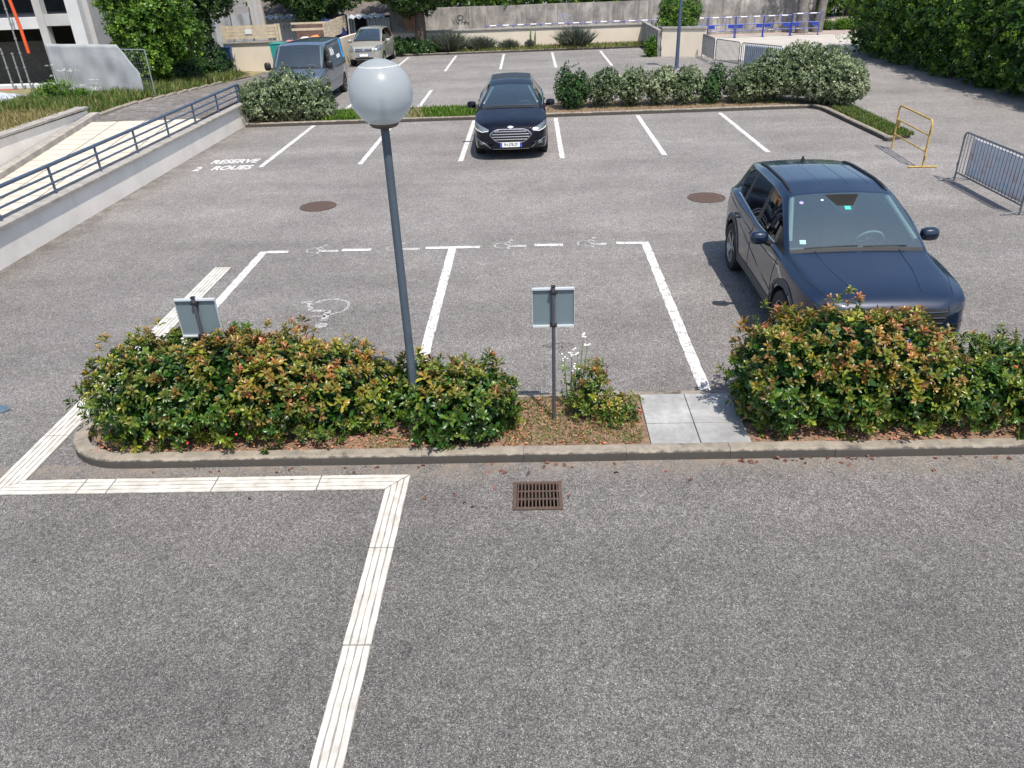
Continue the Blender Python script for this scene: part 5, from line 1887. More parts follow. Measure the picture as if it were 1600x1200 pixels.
for j in range(12):
    for i in range(24):
        a = j * 25 + i
        b.f.append((a, a + 1, a + 26, a + 25))
b.build('sheeting', mat('pale_sheeting', (.42, .45, .50), .35, var=.35, scale=5), rb)

# ================================================================== CARS
def car_sections(p):
    """cage of half sections, front to tail. p: dimensions of the car"""
    F, C, H, B1, C1, Rr, T = p['F'], p['C'], p['H'], p['B'], p['Cp'], p['R'], p['T']
    W, zh, zcw, zb, zr, zrr = p['W'], p['zh'], p['zc'], p['zb'], p['zr'], p['zrr']
    wr, wc = p['wr'], p['wc']
    belt, beltr = p['belt'], p['beltr']
    fb = p.get('fb', 0.0)
    xs = [F, F - .05, F - .17, F - .42, (F - .42) * .5 + (C + .1) * .5, C + .10, C, C - .05, (C + H) / 2, H, H - .10, B1 + .05, B1 - .05, C1 + .04, C1 - .05, Rr + .16, Rr, (Rr + T) / 2 + .02, T + .16, T + .05, T]

    def I(keys):
        k = sorted(keys)
        return np.interp(xs, [a for a, _ in k], [b for _, b in k])
    zc = I([(F, zh - .17), (F - .05, zh - .07), (F - .17, zh), (F - .42, zh + (zcw - zh) * .32), (C + .10, zcw - .012), (C, zcw), (C - .05, zcw + .03), ((C + H) / 2, (zcw + zr) / 2 + .015), (H, zr - .06),
            (H - .10, zr - .045), (B1, zr), (C1, zr - .01), (Rr + .16, zrr + .02), (Rr, zrr), ((Rr + T) / 2 + .02, zrr * .55 + beltr * .45), (T + .16, beltr + .02), (T + .05, beltr - .08), (T, beltr - .2)])
    wm = I([(F, W * .66), (F - .05, W * .80), (F - .17, W * .90), (F - .42, W * .965), (F - .9, W), (0, W * .985), (T + .9, W), (T + .35, W * .96), (T + .16, W * .91), (T + .05, W * .83), (T, W * .72)])
    z4 = I([(F, zh - .20), (F - .05, zh - .11), (F - .17, zh - .06), (F - .42, belt - .09), (C + .1, belt - .03), (0, belt), (Rr, beltr), (T + .16, beltr - .03), (T, beltr - .25)])
    w7 = I([(F, W * .45), (F - .17, wc * .86), (C, wc), (C - .05, wc), ((C + H) / 2, (wc + wr) / 2 - .005), (H, wr - .045), (Rr + .16, wr - .06), (Rr, wr - .07), (T + .16, W * .68), (T, W * .5)])
    w6 = I([(F, W * .52), (F - .17, wc * .98), (C + .1, wc + .05), (C - .05, wc + .045), ((C + H) / 2, (wc + wr) / 2 + .05), (H, wr + .012), (B1, wr), (Rr + .16, wr - .015), (Rr, wr - .025), (T + .16, W * .75), (T, W * .56)])
    w5 = I([(F, W * .58), (F - .17, W * .80), (F - .42, W * .88), (C, W * .895), (0, W * .915), (Rr, W * .88), (T + .16, W * .82), (T, W * .62)])
    secs = []
    for i, x in enumerate(xs):
        cab = (C - .051 <= x <= C) * .35 + (x < C - .06) * 1.0
        if x < Rr - .01:
            cab = 0.3
        drop6 = .045 if x > C - .06 else .085
        drop7 = .022 if x > C - .06 else .035
        if p.get('boxy') and x < H:
            drop6, drop7 = .12, .05
        z6 = zc[i] - drop6
        z5 = min(z4[i] + .028, z6 - .008)
        zz4 = min(z4[i], z5 - .008)
        zl = zb + (.10 if (x > F - .1 or x < T + .1) else (.04 if (x > F - .3 or x < T + .3) else 0))
        zm = zl + (zz4 - zl) * .56
        if p.get('boxy'):
            zm = zl + (zz4 - zl) * .45
        w4 = wm[i] - (.035 if not p.get('boxy') else .012)
        s = [(0, zl), (wm[i] - .14, zl), (wm[i] - .03, zl + .05), (wm[i] - .012, zl + .17), (wm[i], zm), (w4, zz4), (min(w5[i], w4 - .015), z5), (min(w6[i], w5[i] - .01), z6), (w7[i], zc[i] - drop7), (w7[i] * .55, zc[i] - drop7 * .25), (0, zc[i])]
        if fb:
            s = [(y * (1 + fb * 0), z) for y, z in s]
        secs.append((x, s))
    return xs, secs


def build_car(p, root):
    xs, secs = car_sections(p)
    n = len(secs[0][1])
    bm = bmesh.new()
    cl = bm.edges.layers.float.new('crease_edge')
    rows = []
    for x, s in secs:
        # nose and tail faces are rounded in plan: outer points are pulled back
        left = [bm.verts.new((x, y, z)) for y, z in s]
        right = [left[0]] + [bm.verts.new((x, -y, z)) for y, z in s[1:-1]] + [left[-1]]
        rows.append((left, right))
    F, C, H, B1, C1, Rr, T = p['F'], p['C'], p['H'], p['B'], p['Cp'], p['R'], p['T']
    # materials: 0 paint 1 black trim 2 windscreen 3 side glass 4 rear glass 5 cladding 6 roof glass
    for i in range(len(rows) - 1):
        xm = (secs[i][0] + secs[i + 1][0]) / 2
        for side in (0, 1):
            a, b = rows[i][side], rows[i + 1][side]
            for j in range(n - 1):
                vs = [a[j], a[j + 1], b[j + 1], b[j]]
                if side == 0:
                    vs = vs[::-1]
                f = bm.faces.new(vs)
                f.smooth = True
                mi = 0
                if j <= 1:
                    mi = 1
                if j == 2 and p.get('clad'):
                    mi = 5
                if j >= 8:
                    if H < xm < C - .05:
                        mi = 2
                    elif C - .05 < xm < C:
                        mi = 1
                    elif (Rr + T) / 2 < xm < Rr:
                        mi = 4
                    elif p.get('pano') and B1 - .06 > xm > C1 - .5 and xm > Rr + .2:
                        mi = 6
                if j == 6:
                    if Rr + .16 < xm < (C + H) / 2:
                        pil = (B1 - .05 < xm < B1 + .05) or (C1 - .05 < xm < C1 + .04)
                        mi = 1 if pil else 3
                        if p.get('panel') and xm < B1:
                            mi = 0
                    elif (C + H) / 2 <= xm < C - .05:
                        mi = 1
                f.material_index = mi
    for (row, flip) in ((rows[0], False), (rows[-1], True)):
        ring = row[0] + row[1][-2:0:-1]
        f = bm.faces.new(ring if not flip else ring[::-1])
        f.smooth = True
    bmesh.ops.recalc_face_normals(bm, faces=bm.faces)
    for e in bm.edges:
        if len(e.link_faces) == 2:
            a, b = e.link_faces
            if a.material_index != b.material_index:
                e[cl] = .75
    bm.edges.ensure_lookup_table()
    # a firm shoulder line and roof edge
    for i in range(len(rows) - 1):
        for side in (0, 1):
            for j, k in ((5, p.get('shoulder', .35)), (8, .35), (3, .25)):
                e = bm.edges.get((rows[i][side][j], rows[i + 1][side][j]))
                if e:
                    e[cl] = max(e[cl], k)
    me = bpy.data.meshes.new('cage')
    bm.to_mesh(me)
    bm.free()
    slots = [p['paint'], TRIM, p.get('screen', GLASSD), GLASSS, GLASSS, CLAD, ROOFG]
    for m in slots:
        me.materials.append(m)
    tmp = bpy.data.objects.new('tmp_cage', me)
    COL.objects.link(tmp)
    ss = tmp.modifiers.new('s', 'SUBSURF')
    ss.levels = 3
    ss.render_levels = 3
    cutters = []
    for wx in (p['ax'][0], p['ax'][1]):
        cb = MB()
        ra = p['rw'] + .055
        n_ = 40
        for sy in (-1, 1):
            for k in range(n_):
                t = 2 * PI * k / n_
                cb.v.append((wx + ra * math.cos(t), sy * (p['W'] + .4), p['rw'] + ra * math.sin(t)))
        cb.f = [tuple(range(n_)), tuple(range(2 * n_ - 1, n_ - 1, -1))] + [(k, k + n_, (k + 1) % n_ + n_, (k + 1) % n_) for k in range(n_)]
        for sgn in (-1, 1):
            c2 = MB()
            c2.v = [(x, (sgn * (p['W'] - .26) if (y > 0) == (sgn < 0) else sgn * (p['W'] + .4)), z) for x, y, z in cb.v]
            c2.f = cb.f
            c = c2.build('tmp_cut', TRIM)
            bmm = bmesh.new()
            bmm.from_mesh(c.data)
            bmesh.ops.recalc_face_normals(bmm, faces=bmm.faces)
            bmm.to_mesh(c.data)
            bmm.free()
            cutters.append(c)
            md = tmp.modifiers.new('b', 'BOOLEAN')
            md.operation = 'DIFFERENCE'
            md.object = c
            md.solver = 'EXACT'
            try:
                md.material_mode = 'TRANSFER'
            except Exception:
                pass
    dg = bpy.context.evaluated_depsgraph_get()
    dg.update()
    full = bpy.data.meshes.new_from_object(tmp.evaluated_get(dg))
    for o in [tmp] + cutters:
        bpy.data.objects.remove(o)
    names = {0: 'body', 1: 'trim', 2: 'windscreen', 3: 'side_windows', 4: 'rear_window', 5: 'sill_cladding', 6: 'roof_glass'}
    fm = [m.name for m in full.materials]
    key = {m.name: i for i, m in reversed(list(enumerate(slots)))}
    key[GLASSS.name] = 3
    V = [v.co.copy() for v in full.vertices]
    bv = BVHTree.FromPolygons(V, [tuple(q.vertices) for q in full.polygons])
    groups = {}
    for q in full.polygons:
        mi = key.get(fm[q.material_index], 1) if q.material_index < len(fm) else 1
        if mi == 3:
            mi = 4 if q.center.x < p['R'] - .02 and abs(q.center.y) < p['wr'] else 3
        groups.setdefault(mi, []).append(q)
    for mi, polys in groups.items():
        sub = [polys]
        if mi == 3:      # one pane of side glass at a time
            pan = {}
            for q in polys:
                x = q.center.x
                pan.setdefault((q.center.y > 0, 0 if x > p['B'] else (1 if x > p['Cp'] else 2)), []).append(q)
            sub = list(pan.values())
        for ps in sub:
            idx, vs, fs = {}, [], []
            for q in ps:
                f = []
                for v in q.vertices:
                    if v not in idx:
                        idx[v] = len(vs)
                        vs.append(V[v])
                    f.append(idx[v])
                fs.append(f)
            m2 = bpy.data.meshes.new(names[mi])
            m2.from_pydata([tuple(v) for v in vs], [], fs)
            m2.materials.append(slots[mi])
            for q in m2.polygons:
                q.use_smooth = True
            try:
                m2.set_sharp_from_angle(angle=R(38))
            except Exception:
                pass
            link(bpy.data.objects.new('side_window' if mi == 3 else names[mi], m2), root)
    return bv


class OnCar:
    """puts trim on the car skin by casting onto it"""

    def __init__(s, bv, root):
        s.bv, s.root = bv, root

    def hit(s, axis, a, b):
        o, d = {'front': ((9, a, b), (-1, 0, 0)), 'left': ((a, 9, b), (0, -1, 0)), 'right': ((a, -9, b), (0, 1, 0)), 'top': ((a, b, 9), (0, 0, -1)), 'rear': ((-9, a, b), (1, 0, 0))}[axis]
        loc, nr, _, _ = s.bv.ray_cast(Vector(o), Vector(d))
        if loc is None:
            return None, None
        if nr.dot(Vector(d)) > 0:
            nr = -nr
        return loc, nr

    def patch(s, name, material, axis, top, bot, off=.006, n=14, m=6, parent=None):
        """a raised panel between two polylines (top and bottom), thick, following the skin"""
        def res(pl, k):
            pl = [Vector(q) for q in pl]
            ln = [0]
            for i in range(len(pl) - 1):
                ln.append(ln[-1] + (pl[i + 1] - pl[i]).length)
            out = []
            for i in range(k + 1):
                t = ln[-1] * i / k
                for j in range(len(pl) - 1):
                    if t <= ln[j + 1] + 1e-9:
                        out.append(pl[j].lerp(pl[j + 1], (t - ln[j]) / max(1e-9, ln[j + 1] - ln[j])))
                        break
            return out
        A, B = res(top, n), res(bot, n)
        g = []
        for j in range(m + 1):
            for i in range(n + 1):
                q = A[i].lerp(B[i], j / m)
                g.append(s.hit(axis, q.x, q.y))
        good = [i for i, q in enumerate(g) if q[0] is not None]
        if not good:
            return None
        for i, q in enumerate(g):
            if q[0] is None:
                g[i] = g[min(good, key=lambda k_: abs(k_ % (n + 1) - i % (n + 1)) + abs(k_ // (n + 1) - i // (n + 1)))]
        b = MB()
        w = n + 1
        for l, nr in g:
            b.v.append(tuple(l + nr * off))
        for l, nr in g:
            b.v.append(tuple(l - nr * .012))
        k = len(g)
        for j in range(m):
            for i in range(n):
                a = j * w + i
                b.f.append((a, a + w, a + w + 1, a + 1))
        edge = [i for i in range(w)] + [j * w + n for j in range(1, m + 1)] + [m * w + i for i in range(n - 1, -1, -1)] + [j * w for j in range(m - 1, 0, -1)]
        for i in range(len(edge)):
            a, c = edge[i], edge[(i + 1) % len(edge)]
            b.f.append((a, c, c + k, a + k))
        o = b.build(name, material, parent or s.root)
        bm = bmesh.new()
        bm.from_mesh(o.data)
        bmesh.ops.recalc_face_normals(bm, faces=bm.faces)
        bm.to_mesh(o.data)
        bm.free()
        for q in o.data.polygons:
            q.use_smooth = True
        try:
            o.data.set_sharp_from_angle(angle=R(40))
        except Exception:
            pass
        return o

    def line(s, name, material, axis, pts, r=.004, off=.0, step=.04, parent=None):
        pts = [Vector(q) for q in pts]
        out = []
        for i in range(len(pts) - 1):
            k = max(1, int((pts[i + 1] - pts[i]).length / step))
            for j in range(k + (i == len(pts) - 2)):
                q = pts[i].lerp(pts[i + 1], j / k)
                l, nr = s.hit(axis, q.x, q.y)
                if l is not None:
                    if out and (l - out[-1]).length > .25:
                        continue
                    out.append(l + nr * off)
        if len(out) < 2:
            return None
        return MB().tube(out, r, 6).build(name, material, parent or s.root, smooth=True)


def wheel(root, x, y, r, w, sgn, spokes=5, rim_m=ALLOY):
    h = thing_child('wheel', root, (x, y, r))
    h.rotation_euler = (R(-90) * sgn, 0, 0)
    prof = [(r * .62, -w * .5), (r * .80, -w * .52), (r * .95, -w * .46), (r, -w * .34), (r, w * .34), (r * .95, w * .46), (r * .80, w * .52), (r * .66, w * .47), (r * .64, w * .38)]
    MB().lathe(prof, 36).build('tyre', TYRE, h, smooth=True)
    b = MB()
    b.lathe([(r * .66, w * .45), (r * .63, w * .43), (r * .60, w * .22), (r * .57, -w * .2)], 36)
    b.lathe([(r * .12, w * .33), (r * .10, w * .36), (.0001, w * .36)], 16)
    for k in range(spokes):
        for dl in (-.11, .11):
            t = 2 * PI * k / spokes + dl
            c, s_ = math.cos(t), math.sin(t)
            t2 = 2 * PI * k / spokes + dl * .9
            p0, p1 = Vector((c * r * .10, s_ * r * .10, w * .31)), Vector((math.cos(t2) * r * .63, math.sin(t2) * r * .63, w * .38))
            d = (p1 - p0)
            n = Vector((-d.y, d.x, 0)).normalized() * r * .040
            b.obox((p0 + p1) / 2, d / 2, n, (0, 0, .012))
    b.build('rim', rim_m, h, smooth=False)
    MB().lathe([(r * .60, -w * .1), (.0001, -w * .1)], 24).build('brake_disc', TRIM, h)
    return h


def thing_child(name, parent, loc):
    """a part that carries sub-parts"""
    b = MB()
    b.box(-.004, .004, -.004, .004, -.004, .004)
    o = b.build(name, TRIM, parent)
    o.location = loc
    return o


def car(label, cat, name, X, Y, yaw, p):
    root = thing(name, label, cat, (X, Y, 0), yaw - PI / 2)
    bv = build_car(p, root)
    oc = OnCar(bv, root)
    W, F, C, H = p['W'], p['F'], p['C'], p['H']
    for wx in p['ax']:
        for sg in (1, -1):
            wheel(root, wx, sg * (W - .125), p['rw'], .225, sg, p.get('spokes', 5), p.get('rim', ALLOY))
    # interior
    MB().box(p['R'] + .1, C - .1, -W + .16, W - .16, .32, .40).build('cabin_floor', INTER, root)
    zc = p['zc']
    d = MB()
    for y0, y1 in ((-W + .2, W - .2),):
        d.add([(C - .02, y0, zc - .06), (C - .02, y1, zc - .06), (C - .42, y1, zc - .09), (C - .42, y0, zc - .09), (C - .5, y1, zc - .28), (C - .5, y0, zc - .28), (C - .02, y0, zc - .4), (C - .02, y1, zc - .4)],
              [(0, 1, 2, 3), (3, 2, 4, 5), (5, 4, 7, 6), (0, 3, 5, 6), (1, 7, 4, 2)])
    d.build('dashboard', mat('dashboard', (.11, .12, .12), .8, var=.12, scale=30), root)
    yw = p.get('steer', .36)
    M = Matrix.Translation((C - .58, yw, zc - .08)) @ Matrix.Rotation(R(-62), 4, 'Y')
    ring = [M @ Vector((.175 * math.cos(t), .175 * math.sin(t), 0)) for t in np.linspace(0, 2 * PI, 25)]
    sw = MB().tube(ring, .014, 8).build('steering_wheel', INTERL if p.get('lightsteer') else INTER, root, smooth=True)
    b = MB()
    b.lathe([(.055, -.01), (.055, .02), (.0001, .03)], 16, M)
    for t in (0, PI, PI / 2 * 3):
        b.tube([M @ Vector((.04 * math.cos(t), .04 * math.sin(t), 0)), M @ Vector((.17 * math.cos(t), .17 * math.sin(t), 0))], .012, 6)
    b.build('wheel_hub', INTER, sw, smooth=True)
    hs = p.get('seat_h', .0)
    for sy in (-.36, .36):
        st = MB().box(C - 1.55, C - 1.0, sy - .25, sy + .25, .45 + hs, .60 + hs).build('seat', INTER, root, bevel=.05)
        MB().obox((C - 1.58, sy, .92 + hs), (.06, 0, 0), (0, .23, 0), (-.10, 0, .33)).build('backrest', INTER, st, bevel=.05)
        MB().obox((C - 1.70, sy, 1.32 + hs), (.045, 0, 0), (0, .12, 0), (-.02, 0, .08)).build('headrest', INTER, st, bevel=.03)
    if not p.get('panel'):
        st = MB().box(p['Cp'] - .55, p['Cp'] - .05, -.6, .6, .45, .6).build('seat', INTER, root, bevel=.05)
        MB().obox((p['Cp'] - .55, 0, .95), (.06, 0, 0), (0, .6, 0), (-.08, 0, .33)).build('backrest', INTER, st, bevel=.05)
    # inside mirror
    MB().obox((H + .12, 0, p['zr'] - .20), (.02, 0, 0), (0, .11, 0), (0, 0, .035)).build('inside_mirror', TRIM, root, bevel=.01)
    # pale inner pillar trim seen through the screen
    for sg in (1, -1):
        a0 = Vector((C - .20, sg * (p['wc'] - .045), zc + .06))
        a1 = Vector((H - .02, sg * (p['wr'] - .105), p['zr'] - .135))
        MB().tube([a0, a0.lerp(a1, .5), a1], [.028, .028, .03], 8).build('pillar_trim', INTERL, root, smooth=True)
    # wipers
    for (y0, y1) in ((-.62, .02), (.08, .60)):
        pts = []
        for i in range(9):
            y = y0 + (y1 - y0) * i / 8
            l, nr = oc.hit('top', C - .058 - .012 * (i / 8), y)
            if l is not None:
                pts.append(l + nr * .012)
        if len(pts) > 2:
            MB().tube(pts, .006, 6).build('wiper', TRIM, root, smooth=True)
    # mirrors
    for sg in (1, -1):
        mx, mz = p.get('mirror', (C - .42, p['belt'] + .09))
        my = sg * (W + .10)
        b = MB()
        n1, n2 = 9, 14
        for i in range(n1):
            th = PI * i / (n1 - 1)
            for j in range(n2):
                ph = 2 * PI * j / n2
                x, y, z = math.sin(th) * math.cos(ph), math.cos(th), math.sin(th) * math.sin(ph)
                se = lambda v, e: math.copysign(abs(v) ** e, v)
                xx = se(x, .7) * .085 * (1 if x > 0 else .45)
                b.v.append((mx + xx, my + se(y, .7) * .115, mz + se(z, .7) * (.085 if not p.get('bigmirror') else .14)))
        for i in range(n1 - 1):
            for j in range(n2):
                b.f.append((i * n2 + j, i * n2 + (j + 1) % n2, (i + 1) * n2 + (j + 1) % n2, (i + 1) * n2 + j))
        mo = b.build('wing_mirror', p.get('mirror_m', p['paint']), root, smooth=True)
        MB().obox((mx - .045, my, mz), (.004, 0, 0), (0, .085, 0), (0, 0, .058)).build('mirror_glass', CHROME, mo)
        MB().tube([(mx - .01, my - sg * .06, mz - .05), (mx - .03, sg * (W - .07), mz - .10)], [.03, .04], 8).build('mirror_arm', TRIM, mo, smooth=True)
    # bonnet edges and door gaps
    hb = p.get('hood_w', W * .78)
    for sg in (1, -1):
        oc.line('bonnet_gap', TRIM, 'top', [(C + .06, sg * p['wc'] * 1.02), (F - .60, sg * hb), (F - .22, sg * hb * .86)], .0042)
    side = (('left', 1), ('right', -1))
    for ax, sg in side:
        zb_, bt = p['zb'], p['belt']
        oc.line('door_gap', TRIM, ax, [(C - .10, bt - .02), (C - .16, bt - .30), (C - .14, zb_ + .20), (p['B'] - .04, zb_ + .17), (p['B'] - .02, bt + .0)], .0045)
        if not p.get('panel'):
            oc.line('door_gap', TRIM, ax, [(p['B'] - .05, zb_ + .17), (p['Cp'] + .12, zb_ + .17), (p['Cp'] + .02, zb_ + .45), (p['Cp'] - .18, bt + .02)], .0045)
        for hx in ((p['B'] + .12,) if p.get('panel') else (p['B'] + .14, p['Cp'] + .08)):
            l, nr = oc.hit(ax, hx, bt - .13)
            if l is not None:
                MB().tube([l + nr * .005, l + nr * .035 + Vector((-.02, 0, 0)), l + nr * .035 + Vector((-.17, 0, .008)), l + nr * .005 + Vector((-.19, 0, .008))], .012, 8).build('door_handle', p.get('handle', p['paint']), root, smooth=True)
        if not p.get('panel'):
            oc.line('window_strip', p.get('strip', TRIM), ax, [(C - .45, bt + .035), (p['B'], bt + .04), (p['R'] + .25, p['beltr'] + .03)], .008, .003)
        # arch trim
        if p.get('clad'):
            for wx in p['ax']:
                ra, rb = p['rw'] + .055, p['rw'] + .145
                a = [(wx + rb * math.cos(t), p['rw'] + rb * math.sin(t)) for t in np.linspace(-.25, PI + .25, 25)]
                c = [(wx + ra * math.cos(t), p['rw'] + ra * math.sin(t)) for t in np.linspace(-.25, PI + .25, 25)]
                oc.patch('arch_cladding', CLAD, ax, a, c, .010, 28, 2)
            oc.patch('side_cladding', CLAD, ax, [(p['ax'][0] - .46, zb_ + .20), (p['ax'][1] + .46, zb_ + .20)], [(p['ax'][0] - .44, zb_ + .06), (p['ax'][1] + .44, zb_ + .06)], .008, 16, 2)
    return root, oc


def plate(root, x, z, txt, tilt=0.0, w=.26, y=0.0):
    pl = MB().box(-.006, .006, -w, w, -.055, .055).build('number_plate', PLATE, root)
    pl.location = (x, y, z)
    pl.rotation_euler = (0, tilt, 0)
    for sg in (1, -1):
        MB().box(.0062, .0075, sg * (w - .024) - .022, sg * (w - .024) + .022, -.053, .053).build('plate_band', PLATEB, pl)
    M = Matrix.Translation((.0078, 0, 0)) @ Matrix(((0, 0, 1, 0), (1, 0, 0, 0), (0, 1, 0, 0), (0, 0, 0, 1))) @ Matrix.Diagonal((.80, 1.0, 1, 1))
    if txt:
        text_mesh('plate_lettering', txt, .095, INK, pl, M, bold=.0015)
    return pl


DLENS = mat('dark_lens', (.02, .022, .025), .15, metal=.2, var=.3, scale=60, coat=1.0)
# --- dark blue sport utility car
NAVY = m_carpaint('navy_paint', (.005, .015, .038), .2, .38)
p = dict(F=2.25, C=1.02, H=.18, B=-.28, Cp=-1.12, R=-1.72, T=-2.25, W=.955, zh=.97, zc=1.09, zb=.24, zr=1.64, zrr=1.56, wr=.70, wc=.80, belt=1.03, beltr=1.12,
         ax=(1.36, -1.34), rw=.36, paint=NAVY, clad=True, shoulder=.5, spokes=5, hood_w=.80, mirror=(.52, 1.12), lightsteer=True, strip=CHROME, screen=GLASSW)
suv, oc = car('dark navy blue sport utility car parked behind the tall photinia', 'car', 'parked_car', 3.90, 9.86, R(-.8), p)
for sg in (1, -1):
    # roof rails
    pts = []
    for i in range(15):
        x = .10 - 1.60 * i / 14
        l, nr = oc.hit('top', x, sg * (.60 - .02 * i / 14))
        pts.append(l + Vector((0, 0, .012 if 0 < i < 14 else -.01)))
    MB().tube(pts, .017, 8).build('roof_rail', TRIM, suv, smooth=True)
    # headlamp slats at the sides of the wide grille
    oc.patch('headlight', DLENS, 'front', [(sg * .60, .86), (sg * .84, .89)], [(sg * .60, .80), (sg * .84, .80)], .008, 8, 3)
    oc.patch('lower_lamp', DLENS, 'front', [(sg * .66, .66), (sg * .80, .68)], [(sg * .68, .52), (sg * .80, .54)], .008, 6, 3)
    for yy_ in (.17, .44):
        oc.line('roof_crease', p['paint'], 'top', [(-.10, sg * yy_), (-1.45, sg * yy_ * .97)], .006, -.001)
    oc.line('bonnet_crease', p['paint'], 'top', [(1.00, sg * .50), (1.5, sg * .46), (2.0, sg * .36)], .010, -.003)
    oc.line('shoulder_crease', p['paint'], 'left' if sg > 0 else 'right', [(1.0, .93), (.2, .90), (-.7, .93), (-1.3, 1.0), (-1.9, 1.04)], .010, -.003)
    oc.line('door_crease', p['paint'], 'left' if sg > 0 else 'right', [(.85, .55), (.2, .62), (-.6, .78), (-1.0, .86)], .012, -.005)
grl = oc.patch('grille', TRIM, 'front', [(-.62, .84), (0, .86), (.62, .84)], [(-.50, .52), (0, .50), (.50, .52)], .004, 16, 6)
for k in range(5):
    z = .57 + k * .06
    oc.line('grille_bar', mat('dark_chrome', (.12, .13, .14), .25, metal=.9), 'front', [(-.58 + .02 * (4 - k), z), (.58 - .02 * (4 - k), z)], .009, .008, parent=grl)
plate(suv, 2.262, .46, '')
em = oc.patch('emblem', CHROME, 'front', [(-.06, .785), (0, .80), (.06, .785)], [(-.06, .76), (0, .745), (.06, .76)], .008, 8, 3)
l, nr = oc.hit('top', -1.38, 0)
MB().add([(l.x + .09, -.02, l.z - .01), (l.x + .09, .02, l.z - .01), (l.x - .09, .025, l.z - .01), (l.x - .09, -.025, l.z - .01), (l.x - .07, 0, l.z + .075), (l.x - .095, 0, l.z + .07)],
         [(0, 1, 4), (1, 2, 5, 4), (2, 3, 5), (3, 0, 4, 5)]).build('antenna_fin', TRIM, suv)
# stickers on the screen
for (axs, x, y, r_, m_, nm) in (('top', .32, -.52, .026, mat('violet_sticker', (.35, .30, .75), .5), 'sticker'), ('top', .30, -.26, .016, WHITEP, 'sticker')):
    l, nr = oc.hit(axs, x, y)
    Mx = Matrix.Translation(l + nr * .002) @ nr.to_track_quat('Z', 'Y').to_matrix().to_4x4()
    MB().lathe([(r_, 0), (.0001, .001)], 18, Mx).build(nm, m_, suv)
for (x, y, m_) in ((.88, -.62, mat('mint_sticker', (.25, .70, .62), .5)), (.44, .02, mat('green_tag', (.05, .60, .36), .5))):
    l, nr = oc.hit('top', x, y)
    q_ = nr.to_track_quat('Z', 'Y').to_matrix()
    MB().obox(l + nr * .002, q_ @ Vector((.035, 0, 0)), q_ @ Vector((0, .030, 0)), nr * .001).build('sticker', m_, suv)
# dark printed patch and camera housing at the top of the screen
oc.patch('screen_print', PIT, 'top', [(.215, -.21), (.215, .21)], [(.40, -.10), (.40, .10)], .0015, 10, 6)
MB().add([(.30, -.17, 1.50), (.30, .17, 1.50), (.50, .07, 1.40), (.50, -.07, 1.40), (.26, -.17, 1.44), (.26, .17, 1.44)], [(0, 1, 2, 3), (0, 3, 4), (1, 5, 2), (4, 3, 2, 5)]).build('camera_housing', PIT, suv)

# --- black estate car
BLACK = m_carpaint('black_paint', (.003, .004, .010), 0.0, .3, coat=.75, spec=.0)
p = dict(F=2.43, C=1.05, H=.05, B=-.45, Cp=-1.35, R=-2.05, T=-2.43, W=.925, zh=.86, zc=1.02, zb=.20, zr=1.51, zrr=1.47, wr=.575, wc=.735, belt=.96, beltr=1.03,
         ax=(1.45, -1.40), rw=.335, paint=BLACK, pano=True, shoulder=.45, spokes=5, mirror=(.50, 1.03), hood_w=.74, strip=CHROME)
es, oc = car('black estate car parked alone in the far row of bays', 'car', 'parked_car', -.56, 21.29, R(.6), p)
for sg in (1, -1):
    pts = []
    for i in range(15):
        x = -.15 - 1.70 * i / 14
        l, nr = oc.hit('top', x, sg * (.555 - .03 * i / 14))
        pts.append(l + Vector((0, 0, .03 if 0 < i < 14 else .0)))
    MB().tube(pts, .016, 8).build('roof_rail', CHROME, es, smooth=True)
    hl_ = oc.patch('headlight', LENS, 'front', [(sg * .52, .735), (sg * .66, .79), (sg * .86, .86)], [(sg * .52, .70), (sg * .68, .68), (sg * .87, .73)], .006, 12, 4)
    oc.line('daylight_strip', WHITEP, 'front', [(sg * .54, .700), (sg * .68, .682), (sg * .85, .73)], .009, .008, parent=hl_)
    fg = oc.patch('fog_lamp', TRIM, 'front', [(sg * .56, .46), (sg * .80, .50)], [(sg * .58, .36), (sg * .80, .36)], .005, 8, 3)
    oc.line('fog_trim', CHROME, 'front', [(sg * .45, .27), (sg * .56, .36), (sg * .64, .42), (sg * .82, .52), (sg * .83, .36)], .009, .006, parent=fg)
    oc.patch('fog_lens', LENS, 'front', [(sg * .66, .43), (sg * .76, .45)], [(sg * .66, .39), (sg * .76, .40)], .012, 4, 2, parent=fg)
    oc.line('bonnet_crease', p['paint'], 'top', [(1.05, sg * .42), (2.1, sg * .30)], .010, -.004)
gtop = [(-.50, .62), (-.42, .70), (-.3, .735), (.3, .735), (.42, .70), (.50, .62)]
gbot = [(-.50, .61), (-.40, .50), (-.3, .44), (.3, .44), (.40, .50), (.50, .61)]
grl = oc.patch('grille', TRIM, 'front', gtop, gbot, .004, 24, 8)
oc.line('grille_rim', CHROME, 'front', gtop + gbot[::-1], .012, .010, parent=grl)
for k in range(4):
    z = .505 + k * .060
    hw = .32 + .13 * math.sin(PI * (k + .8) / 4.6)
    oc.line('grille_bar', CHROME, 'front', [(-hw, z), (hw, z)], .0095, .010, parent=grl)
oc.line('bumper_trim', CHROME, 'front', [(-.45, .27), (0, .255), (.45, .27)], .009, .006)
plate(es, 2.452, .385, 'FH-378-ZF')
em = oc.patch('emblem', CHROME, 'front', [(-.075, .785), (0, .81), (.075, .785)], [(-.075, .775), (0, .75), (.075, .775)], .008, 10, 4)
oc.patch('emblem_centre', mat('emblem_grey', (.35, .37, .42), .3, metal=.8), 'front', [(-.055, .785), (0, .80), (.055, .785)], [(-.055, .775), (0, .76), (.055, .775)], .012, 8, 3, parent=em)

